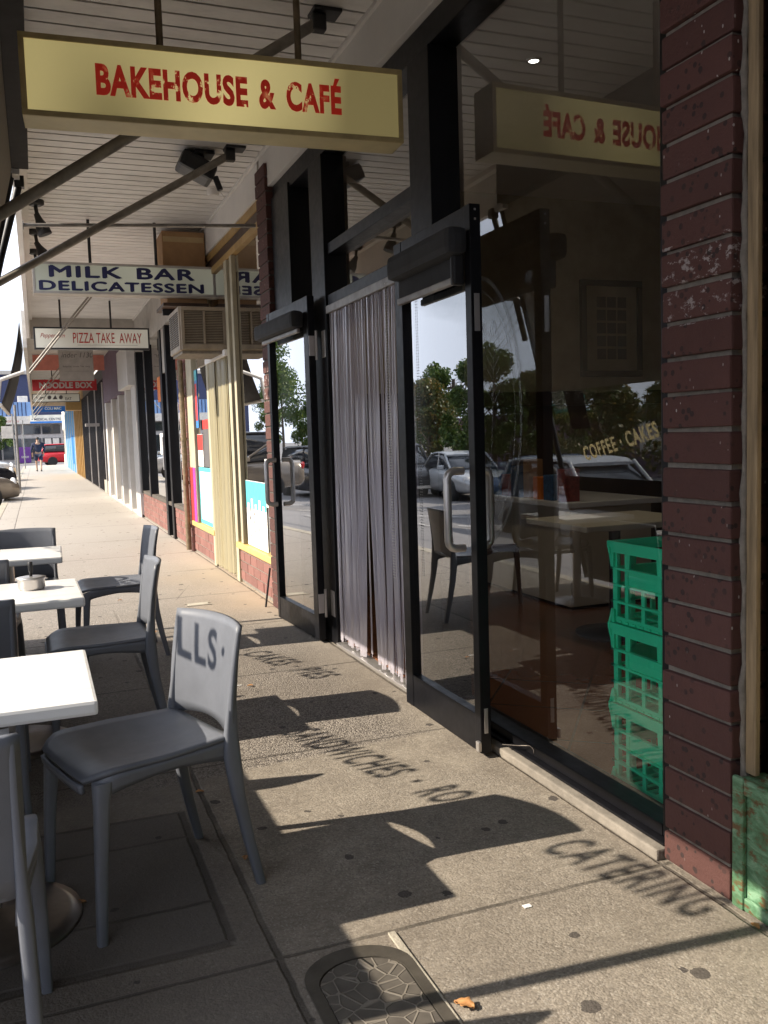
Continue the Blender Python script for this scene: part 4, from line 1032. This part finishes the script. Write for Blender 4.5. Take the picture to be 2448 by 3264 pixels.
ast = thing('ashtray', 'round stainless ashtray with black knob on the middle white table', 'ashtray', (-1.715, 4.14, .66))
MB().lathe([(.05, 0), (.056, .01), (.056, .045), (.060, .048)], (-1.715, 4.14, .6605), 28).build('bowl', 'steel', ast)
MB().lathe([(.061, .0485), (.061, .053), (.045, .056), (.012, .057)], (-1.715, 4.14, .6605), 28).build('lid', 'steel', ast)
MB().lathe([(.007, .057), (.007, .075), (.010, .078), (.010, .118), (.008, .12)], (-1.715, 4.14, .6605), 12).build('knob', 'blackmetal', ast)

# ================================================================ footpath covers and litter
mh = thing('manhole_cover', 'rounded cast cover with crackled pattern set in the footpath', 'manhole cover', (-1.01, 1.75, 0))
def stad(hw, y0, y1, n=14):
    cy0, cy1 = y0+hw*.8, y1-hw*.8
    return [(-1.015+hw*math.cos(a), cy1+hw*.8*math.sin(a)) for a in [math.pi*k/n for k in range(n+1)]]+[(-1.015+hw*math.cos(a), cy0+hw*.8*math.sin(a)) for a in [math.pi+math.pi*k/n for k in range(n+1)]]
o_ = stad(.135, 1.33, 2.035); i_ = stad(.108, 1.37, 1.985)
fm_ = MB(); n_ = len(o_); vs = [(x, y, .0005) for x, y in o_]+[(x, y, .007) for x, y in o_]+[(x, y, .007) for x, y in i_]+[(x, y, .001) for x, y in i_]
fm_.add(vs, [(k*n_+i, k*n_+(i+1) % n_, (k+1)*n_+(i+1) % n_, (k+1)*n_+i) for k in range(3) for i in range(n_)]); fm_.build('rim', 'iron', mh)
def crackle():
    t = NT('crackled_cover'); e = t.vor(24, 'DISTANCE_TO_EDGE', vec=t.mapped((1, 1, 0)))
    l_ = t.ramp(e, [(.03, 1.), (.06, 0.)])
    t.l(t.mix(l_, t.ramp(t.noise(20, 4), [(.3, (.07, .06, .05)), (.7, (.115, .10, .082))]), (.19, .165, .135)), t.b.inputs['Base Color']); t.b.inputs['Roughness'].default_value = .7
    t.bump(l_, .8, .006); return t.m
M['crackle'] = crackle()
cv = MB(); j_ = stad(.104, 1.375, 1.98); cv.prism(j_, lambda u, v, t: (u, v, t), .0006, .0065); cv.build('cover', 'crackle', mh)
tag(MB().box(-.893, -.873, 1.2, 2.06, .0, .006, .002).build('edge_strip', 'concrete'), 'narrow raised concrete edge beside the crackled cover', 'edging')
for (x, y, sx_, sy_, lab) in ((-1.65, 8.15, .12, .22, 'small pinkish service cover in the footpath nearer the tables'), (-1.70, 11.6, .12, .28, 'small pinkish service cover in the footpath further along'), (-.55, 7.0, .16, .07, 'small rectangular meter lid in front of the deli')):
    c_ = thing('service_cover', lab, 'service cover', (x, y, 0), 'service covers in the footpath')
    MB().box(x-sx_/2, x+sx_/2, y-sy_/2, y+sy_/2, .0, .006, .002).build('lid', 'tan' if x < -1 else 'concrete', c_)
    b = MB()
    for q in ((x-sx_/2-.02, x+sx_/2+.02, y-sy_/2-.02, y-sy_/2-.003), (x-sx_/2-.02, x+sx_/2+.02, y+sy_/2+.003, y+sy_/2+.02)): b.box(*q, 0, .005)
    b.build('frame', 'concrete', c_)
def leaf(x, y, s, rz, lab):
    mb = MB()
    def fn(u, v): 
        w_ = math.sin(math.pi*min(1, u*1.02+.02))**.8*.32*(1+.25*math.sin(u*18))
        a, b = (u-.5)*s, (v*2-1)*w_*s
        return (x+a*math.cos(rz)-b*math.sin(rz), y+a*math.sin(rz)+b*math.cos(rz), .006+.16*s*abs(v*2-1)*.9+.08*s*math.sin(u*4))
    mb.grid(fn, 12, 4, .0006); tag(mb.build('fallen_leaf', 'dryleaf'), lab, 'leaf', 'dry leaves on the footpath')
leaf(-.845, 1.715, .05, 2.2, 'largest orange brown leaf on the footpath by the crackled cover')
for k, (x, y) in enumerate(((-1.18, 3.2), (-1.14, 2.62), (-.70, 4.5), (-.98, 6.1), (-.75, 8.2), (-1.62, 2.55), (-.03, 1.70), (-1.1, 7.5))):
    leaf(x, y, .03, k*1.3, ['small dry leaf in the joint behind the near chair', 'small dry leaf in the joint under the near chair', 'pale dry leaf on the footpath before the doorway', 'dry leaf beyond the lettered chair', 'dry leaf on the sunny path before the milk bar', 'dry leaf beside the table base', 'dry leaf at the foot of the green panel', 'dry leaf on the footpath beyond the far chair'][k])
for (x, y, a, b, lab) in ((-.50, 2.03, .022, .016, 'small pale square of paper on the sunlit concrete'), (-1.36, 3.75, .07, .012, 'thin white scrap of paper in shade beneath the middle chair'), (-.75, 4.55, .03, .01, 'pinkish paper scrap on the footpath before the strip curtain')):
    tag(MB().box(x-a/2, x+a/2, y-b/2, y+b/2, .001, .003).build('paper_scrap', 'paper'), lab, 'litter')

# ================================================================ far street
def street_post(x, y, h, lab, plate=None, lean=0):
    p = thing('sign_post', lab, 'post', (x, y, 0), 'parking sign posts at the kerb')
    MB().tube([(x, y, 0), (x+lean, y, h)], .035, 10).build('post', 'galv', p)
    if plate: MB().box(x+lean*.7+plate[0], x+lean*.7+plate[0]+.5, y-.03, y-.02, h-plate[1]-.55, h-plate[1], .01).build('plate', 'offwhite', p)
street_post(-2.14, 26.4, 2.4, 'nearest grey kerb post with its shadow across the path')
street_post(-2.30, 55, 2.75, 'pale kerb post near the walking person')
street_post(-2.55, 44, 2.75, 'kerb post with a small white plate', (-.5, .55), -.05)
eb = thing('medical_building', 'low shop building closing the street with blue cladding and white sign band', 'building', (-4, 83, 0))
MB().box(-14, 9, 80.2, 95, -.2, 3.8).build('wall', 'palegrey', eb)
MB().box(-14, -1.85, 79.9, 80.19, 3.75, 4.9).build('cladding', 'bluemetal', eb)
cl = MB()
for k in range(40): cl.box(-14+k*.3, -13.94+k*.3, 79.84, 79.899, 3.78, 4.88)
cl.build('cladding_rib', 'navywall', eb)
MB().box(-14, 9, 79.6, 80.19, 3.1, 3.74).build('sign_band', 'offwhite', eb)
text('www.landfield.com.au', frame_mtx((-4.4, 79.595, 3.25), (1, 0, 0), (0, 0, 1)), 'salmon', eb, .35, 1.0, .0, .002)
MB().box(-2.0, .6, 79.5, 79.59, 3.12, 3.8).build('medical_sign', 'signwhite', eb); MB().box(-2.0, .6, 79.485, 79.499, 3.12, 3.28).build('medical_stripe', 'signblue', eb)
text('+ MEDICAL CENTRE', frame_mtx((-.75, 79.49, 3.36), (1, 0, 0), (0, 0, 1)), 'navy', eb, .27, .95, .003, .002)
for k in range(9):
    x0 = -13.5+k*1.55
    MB().box(x0, x0+1.42, 80.1, 80.16, .2, 1.9).build('window', 'carglass', eb); MB().box(x0, x0+1.42, 80.1, 80.16, 2.25, 3.0).build('window', 'carglass', eb)
for i in range(2):
    for j in range(2): MB().box(-.95+i*.62, -.45+i*.62, 80.05, 80.09, .75+j*.62, 1.25+j*.62).build('poster', 'offwhite', eb)
MB().box(-3.0, -2.1, 79.8, 80.05, -.1, 1.2).build('purple_panel', 'purple', eb)
text('salon', frame_mtx((-2.55, 79.79, .3), (1, 0, 0), (0, 0, 1)), 'offwhite', eb, .35, .8, .0, .002)
nv = thing('navy_building', 'tall dark navy building rising behind the blue clad shop', 'building', (-9, 110, 0))
MB().box(-22, 2.2, 105, 120, -.5, 9.0).build('wall', 'navywall', nv); MB().box(-22.3, 2.5, 104.7, 105.0, 9.0, 9.4).build('parapet', 'putty', nv)
tank = MB().box(-2.9, -2.1, 82, 83, 4.9, 5.5, .05); tag(tank.build('roof_tank', 'offwhite'), 'small white box on the roof of the blue clad shop', 'roof unit')

# ---- cars
def loft_sections(mb, secs, p=.5, n=16):
    rings = []
    for (x, z0, z1, hw) in secs:
        cz, hz = (z0+z1)/2, (z1-z0)/2
        rings.append([Vector((x, hw*math.copysign(abs(math.cos(t))**p, math.cos(t)), cz+hz*math.copysign(abs(math.sin(t))**p, math.sin(t)))) for t in [2*math.pi*(k+.5)/n for k in range(n)]])
    mb.loft(rings)
def make_car(name, label, paint, style, group):
    """local frame: front is +x, base at z=0"""
    c = thing(name, label, 'car', (0, 0, 0), group, local=True)
    if style == 'suv': L, belt, roof = 4.6, 1.05, 1.72
    elif style == 'hatch': L, belt, roof = 3.9, .95, 1.50
    else: L, belt, roof = 4.6, .93, 1.44
    h = L/2; W = .88
    b = MB()
    loft_sections(b, [(-h, .38, belt-.22, W*.72), (-h+.10, .28, belt-.02, W*.92), (-h+.6, .22, belt, W), (-.3, .20, belt+.01, W), (.6, .20, belt, W), (h-.95, .22, belt-.04, W*.99), (h-.35, .25, belt-.16, W*.93), (h-.08, .28, belt-.26, W*.82), (h, .36, belt-.38, W*.62)], .42)
    b.build('body', paint, c)
    hb = {'suv': (-h+.05, -h+.25, .45, 1.05), 'hatch': (-h+.08, -h+.45, .30, .95), 'sedan': (-h+.75, -h+1.45, .25, 1.05)}[style]
    g = MB(); loft_sections(g, [(hb[0], belt-.06, belt+.02, W*.80), (hb[1], belt-.06, roof-.06, W*.74), (-.2, belt-.06, roof-.02, W*.75), (hb[2], belt-.06, roof-.06, W*.74), (hb[3], belt-.06, belt+.02, W*.80)], .35)
    g.build('window', 'carglass', c)
    r_ = MB(); loft_sections(r_, [(hb[1]-.12, roof-.10, roof-.04, W*.68), (hb[1]+.1, roof-.09, roof, W*.72), (-.2, roof-.08, roof+.02, W*.73), (hb[2]-.05, roof-.09, roof-.01, W*.72), (hb[2]+.16, roof-.14, roof-.08, W*.69)], .5)
    for sg in (-1, 1):   # pillars
        for (xa, za, xb, zb) in ((hb[2]+.1, roof-.07, hb[3]-.02, belt), (hb[1]-.05, roof-.06, hb[0]+.05, belt), (-.15, roof-.05, -.12, belt)):
            r_.tube([(xa, sg*W*.71, za), (xb, sg*W*.80, zb)], .035, 6)
    r_.build('roof', paint, c)
    for wx in (-h+.82, h-.86):
        for sg in (-1, 1):
            m_ = Matrix.Translation((wx, sg*(W-.10), .32)) @ Matrix.Rotation(R(90), 4, 'X')
            w_ = MB(); w_.lathe([(.20, -.105), (.30, -.11), (.325, -.07), (.325, .07), (.30, .11), (.20, .105)], (0, 0, 0), 24, m=m_); wo = w_.build('tyre', 'tyre', c)
            q = MB(); q.lathe([(.195, -.09), (.195, .09)], (0, 0, 0), 20, m=m_)
            q.build('rim', 'rim', wo)
    for sg in (-1, 1):
        MB().lathe([(.001, -.04), (.13, -.03), (.13, .03), (.001, .05)], (0, 0, 0), 12, m=Matrix.Translation((h-.17, sg*.60, belt-.30)) @ Matrix.Rotation(R(90), 4, 'Y')).build('headlight', 'headlight', c)
        MB().box(-h-.005, -h+.14, sg*.55-.14, sg*.55+.14, belt-.22, belt-.08, .03).build('taillight', 'taillight', c)
        MB().box(hb[3]-.25, hb[3]-.1, sg*.97-.09, sg*.97+.09, belt, belt+.13, .03).build('mirror', paint, c)
    MB().box(h-.09, h+.012, -.45, .45, .40, .56, .02).build('grille', 'blackmetal', c)
    MB().box(h-.03, h+.018, -.26, .26, .30, .39, .005).build('number_plate', 'offwhite', c)
    return c
G1 = 'cars angle parked at the kerb'
c1 = make_car('parked_car', 'dull bronze car nose nearest at the kerb', 'carbeige', 'sedan', G1); c1.location = (-4.42, 22.9, -.22); c1.rotation_euler = (0, 0, R(22))
c2 = make_car('parked_car', 'black four wheel drive parked nose to the kerb', 'carblack', 'suv', G1); c2.location = (-4.60, 29.0, -.22); c2.rotation_euler = (0, 0, R(22))
c3 = make_car('parked_car', 'white four wheel drive parked beyond the black one', 'carwhite', 'suv', G1); c3.location = (-4.75, 36, -.22); c3.rotation_euler = (0, 0, R(22))
c4 = make_car('parked_car', 'pale silver car parked near the far posts', 'silver', 'sedan', G1); c4.location = (-5.0, 45, -.22); c4.rotation_euler = (0, 0, R(22))
rc_ = make_car('parked_car', 'bright red hatchback at the far street corner', 'carred', 'hatch', None); rc_.location = (.35, 66.5, -.13); rc_.rotation_euler = (0, 0, R(8))
G2 = 'cars in the parking bays across the road'
a1 = make_car('parked_car', 'silver hatchback across the road reflected in the big window', 'silver', 'hatch', G2); a1.location = (-6.9, 12.9, -.70); a1.rotation_euler = (0, 0, R(-90))
a2 = make_car('parked_car', 'silver sedan across the road reflected in the folded door', 'silver', 'sedan', G2); a2.location = (-10.6, 25.2, -.74); a2.rotation_euler = (0, 0, R(-85))
a3 = make_car('parked_car', 'gold sedan across the road reflected in the deli window', 'cargold', 'sedan', G2); a3.location = (-6.6, 29, -.66); a3.rotation_euler = (0, 0, R(-88))
dup(c3, (-8.3, 36, -.72), R(-90), 'white four wheel drive across the road', G2)
a5 = make_car('parked_car', 'dark blue sedan across the road', 'carblue', 'sedan', G2); a5.location = (-9.0, 17.0, -.73); a5.rotation_euler = (0, 0, R(-92))
dup(a1, (-9.5, 44, -.73), R(90), 'silver hatchback further along across the road', G2)
dup(c2, (-9.6, 28, -.73), R(-90), 'black four wheel drive across the road', G2)
dup(a3, (-9.4, 52, -.73), R(-90), 'gold sedan furthest along across the road', G2)

# ---- trees across the road (with crowns of many small leaf faces)
def crown_mesh(seed, m, H, rad, nleaf):
    nleaf = int(nleaf*1.7)
    r = random.Random(seed); mb = MB(); cl = []
    for k in range(34):
        t = r.random()**.8; rr_ = rad*(1.05-t*.9)*math.sqrt(r.random()); a = r.uniform(0, 6.28)
        cl.append((rr_*math.cos(a), rr_*math.sin(a), H*.28+t*H*.70, r.uniform(.25, .55)*rad*.62))
    for k in range(nleaf):
        cx, cy, cz, cr_ = r.choice(cl)
        d = Vector((r.gauss(0, 1), r.gauss(0, 1), r.gauss(0, 1))).normalized()*cr_*r.random()**.35
        p = Vector((cx, cy, cz))+d
        n = Vector((r.gauss(0, 1), r.gauss(0, 1), r.gauss(.5, 1))).normalized(); a = n.orthogonal().normalized(); b = n.cross(a); s_ = r.uniform(.045, .095)
        mb.add([p+a*s_, p+b*s_*.6, p-a*s_, p-b*s_*.6], [(0, 1, 2, 3)])
    me = bpy.data.meshes.new('crown'); me.from_pydata(mb.v, [], mb.f); me.update(); me.materials.append(M[m]); return me
def trunk(H, seed):
    r = random.Random(seed); mb = MB(); mb.tube([(0, 0, 0), (.03, .02, H*.3), (.0, .05, H*.6), (0, 0, H*.9)], [.11, .085, .05, .015], 8)
    for k in range(8):
        z = H*(.28+.07*k); a = r.uniform(0, 6.28); l_ = H*.2*(1-k*.08)
        mb.tube([(0, 0.03, z), (l_*.5*math.cos(a), l_*.5*math.sin(a), z+l_*.35), (l_*math.cos(a), l_*math.sin(a), z+l_*.8)], [.04, .025, .008], 6)
    return mb
GT = 'street trees across the road'
def tree(label, seed, m, H, rad, n=5200):
    t = thing('street_tree', label, 'tree', (0, 0, 0), GT, local=True)
    link('crown', crown_mesh(seed, m, H, rad, n), t); trunk(H, seed).build('trunk', 'bark', t); return t
t1 = tree('bushy green tree across the road by the silver sedan', 1, 'leafgreen', 4.9, 1.5); t1.location = (-13, 27.5, -.75)
t2 = tree('autumn tinted tree across the road', 2, 'leafautumn', 4.0, 1.7); t2.location = (-13.5, 22, -.75)
t3 = tree('broad green tree across the road beyond the gold sedan', 3, 'leafgreen', 6.4, 2.2, 6500); t3.location = (-12, 46, -.75)
for k, (src, x, y, rz, lab) in enumerate(((t2, -13.2, 33.5, 1, 'autumn tinted tree across the road past the green one'), (t1, -14, 38.5, 2, 'bushy green tree further across the road'), (t2, -13, 17.5, 3, 'autumn tinted tree nearest the camera across the road'),
        (t1, -15.5, 13, 4, 'bushy green tree behind the parking bays nearest the camera'), (t3, -11.4, 38.6, 1, 'broad green tree reflected in the narrow open door'), (t2, -15.5, 29.5, 5, 'autumn tinted tree behind the green street tree'), (t3, -16, 70, 2.5, 'broad green tree furthest across the road'), (t1, -16, 20, 5.5, 'bushy green tree in the second row across the road'), (t2, -16, 9.0, 5.5, 'autumn tinted tree in the second row near the white sign'))):
    dup(src, (x, y, -.75), rz, lab, GT)
dup(t3, (-14, 60, -.75), 1.7, 'broad green tree far across the road', GT); dup(t3, (-17, 52, -.75), 4, 'broad green tree in the second row far across the road', GT)
for x_, y_, r_, l_ in ((-14, 31, 2.4, 'bushy green tree in the gap behind the pole'), (-14.5, 35.5, .7, 'bushy green tree just past the power pole'), (-14.2, 24.6, 3.9, 'bushy green tree between two autumn tinted ones'), (-15, 15.5, 1.6, 'bushy green tree behind the silver hatchback')):
    dup(t1, (x_, y_, -.75), r_, l_, GT)
ft = dup(t1, (-4.6, 73, -.2), 2.2, 'green tree at the far end of the kerb by the posts', None); del ft['group']
op = thing('far_shed', 'low grey building across the road with a white sign', 'building', (-22, 22, -.75))
MB().box(-34, -21, -20, 48, -.75, 1.7).build('wall', 'plum', op); MB().box(-34.3, -20.7, -20, 48, 1.7, 2.1).build('roof', 'plum', op)
MB().box(-20.98, -20.9, 24, 30, .3, 1.5).build('sign_board', 'offwhite', op)
text('ry Wi', frame_mtx((-20.895, 27, .6), (0, 1, 0), (0, 0, 1)), 'navy', op, .8, 1.1, .01, .002)
def power_pole(x, y, H, label, lamp):
    p = thing('power_pole', label, 'pole', (x, y, -.75), 'timber power poles across the road')
    MB().tube([(x, y, -.75), (x, y, H)], [.11, .08], 10).build('pole', 'bark', p)
    MB().box(x-.05, x+.05, y-.95, y+.95, H-.45, H-.33).build('crossarm', 'bark', p)
    for k in (-.8, -.3, .3, .8): MB().lathe([(.03, 0), (.05, .05), (.02, .12)], (x, y+k, H-.33), 8).build('insulator', 'offwhite', p)
    if lamp:
        MB().tube([(x, y, H-1.2), (x+.8, y, H-.9), (x+1.3, y, H-.9)], .03, 8).build('lamp_arm', 'galv', p)
        MB().box(x+1.2, x+1.75, y-.1, y+.1, H-.95, H-.82, .03).build('lamp_head', 'galv', p)
power_pole(-16, 37, 3.7, 'timber power pole with crossarm beyond the autumn trees', False)
power_pole(-11, 21.0, 5.6, 'timber power pole with street lamp across the road', True)
power_pole(-15, 66, 5.5, 'timber power pole furthest along across the road', False)
wr = MB()
for k in (-.8, -.3, .3, .8):
    for (xa, ya, za), (xb, yb, zb) in (((-11, 21.0, 5.4), (-16, 37, 3.5)), ((-16, 37, 3.5), (-15, 66, 5.3)), ((-11, 21.0, 5.4), (-11, -12, 6.2))):
        wr.tube([(xa+(xb-xa)*i/12, ya+k+(yb-ya)*i/12, za+(zb-za)*i/12-.5*math.sin(math.pi*i/12)) for i in range(13)], .012, 4)
tag(wr.build('power_lines', 'blackmetal'), 'sagging power lines strung between the timber poles', 'cables')

# ================================================================ walking person far down the footpath
def skinned(name, joints, edges, m, parent, levels=1):
    me = bpy.data.meshes.new(name); me.from_pydata([j[:3] for j in joints], edges, []); o = bpy.data.objects.new(name, me); COL.objects.link(o)
    md = o.modifiers.new('skin', 'SKIN'); md.use_smooth_shade = True
    for sv, j in zip(me.skin_vertices[0].data, joints): sv.radius = (j[3], j[4] if len(j) > 4 else j[3])
    me.skin_vertices[0].data[0].use_root = True
    ss = o.modifiers.new('subsurf', 'SUBSURF'); ss.levels = levels; ss.render_levels = levels
    dg = bpy.context.evaluated_depsgraph_get(); dg.update()
    nm = bpy.data.meshes.new_from_object(o.evaluated_get(dg)); bpy.data.objects.remove(o)
    nm.materials.clear(); nm.materials.append(M[m]); nm.name = name
    return link(name, nm, parent)
pe = thing('person', 'person walking away in navy jacket and dark shorts', 'person', (-1.58, 47.7, 0), None, local=True)
J = [(0, 0, .93, .13, .10), (0, 0, 1.12, .12, .09), (0, 0, 1.33, .15, .10), (0, 0, 1.46, .055, .055), (0, .02, 1.56, .085, .095), (0, .02, 1.68, .06, .08),
     (.10, 0, .88, .085), (.11, -.08, .50, .06), (.10, -.30, .12, .04), (.10, -.22, .04, .03),
     (-.10, 0, .88, .085), (-.11, .10, .50, .06), (-.10, .22, .09, .04), (-.10, .33, .03, .03),
     (.20, 0, 1.38, .055), (.27, .05, 1.12, .043), (.25, .16, .90, .033), (.25, .19, .82, .03),
     (-.20, 0, 1.38, .055), (-.28, -.04, 1.12, .043), (-.27, .05, .90, .033), (-.27, .08, .82, .03)]
Eg = [(0, 1), (1, 2), (2, 3), (3, 4), (4, 5), (0, 6), (6, 7), (7, 8), (8, 9), (0, 10), (10, 11), (11, 12), (12, 13), (2, 14), (14, 15), (15, 16), (16, 17), (2, 18), (18, 19), (19, 20), (20, 21)]
for hx, hy, hz in ((.25, .19, .82), (-.27, .08, .82)):
    b0 = 17 if hx > 0 else 21
    for k in range(4):
        J.append((hx+(-.02+.013*k), hy+.02, hz-.05-.006*(k % 2), .009)); Eg.append((b0, len(J)-1)); J.append((hx+(-.02+.013*k), hy+.035, hz-.085, .008)); Eg.append((len(J)-2, len(J)-1))
    J.append((hx-.035*(1 if hx > 0 else -1), hy+.03, hz-.02, .009)); Eg.append((b0, len(J)-1)); J.append((hx-.04*(1 if hx > 0 else -1), hy+.045, hz-.05, .008)); Eg.append((len(J)-2, len(J)-1))
skinned('body', J, Eg, 'skin', pe)
skinned('jacket', [(0, 0, .90, .20, .14), (0, 0, 1.12, .18, .13), (0, 0, 1.36, .19, .13), (0, 0, 1.47, .08, .08), (.23, 0, 1.37, .075), (.29, .05, 1.12, .065), (.27, .15, .93, .055), (-.23, 0, 1.37, .075), (-.30, -.04, 1.12, .065), (-.29, .05, .93, .055)],
        [(0, 1), (1, 2), (2, 3), (2, 4), (4, 5), (5, 6), (2, 7), (7, 8), (8, 9)], 'navycloth', pe)
skinned('shorts', [(0, 0, .90, .18, .13), (.10, -.01, .80, .12), (.12, -.06, .52, .10), (-.10, .01, .80, .12), (-.12, .08, .52, .10)], [(0, 1), (1, 2), (0, 3), (3, 4)], 'navycloth', pe)
skinned('hair', [(0, -.02, 1.56, .09, .09), (0, -.01, 1.65, .095, .10), (0, .0, 1.71, .07, .08)], [(0, 1), (1, 2)], 'hair', pe)
for (x, y0, z0, y1) in ((.10, -.32, .07, -.16), (-.10, .18, .05, .42)):
    skinned('shoe', [(x, y0, z0, .05, .05), (x, (y0+y1)/2, .04, .05, .04), (x, y1, .035, .042, .03)], [(0, 1), (1, 2)], 'blackmetal', pe)

for o in list(COL.objects):
    if '_local' in o: del o['_local']
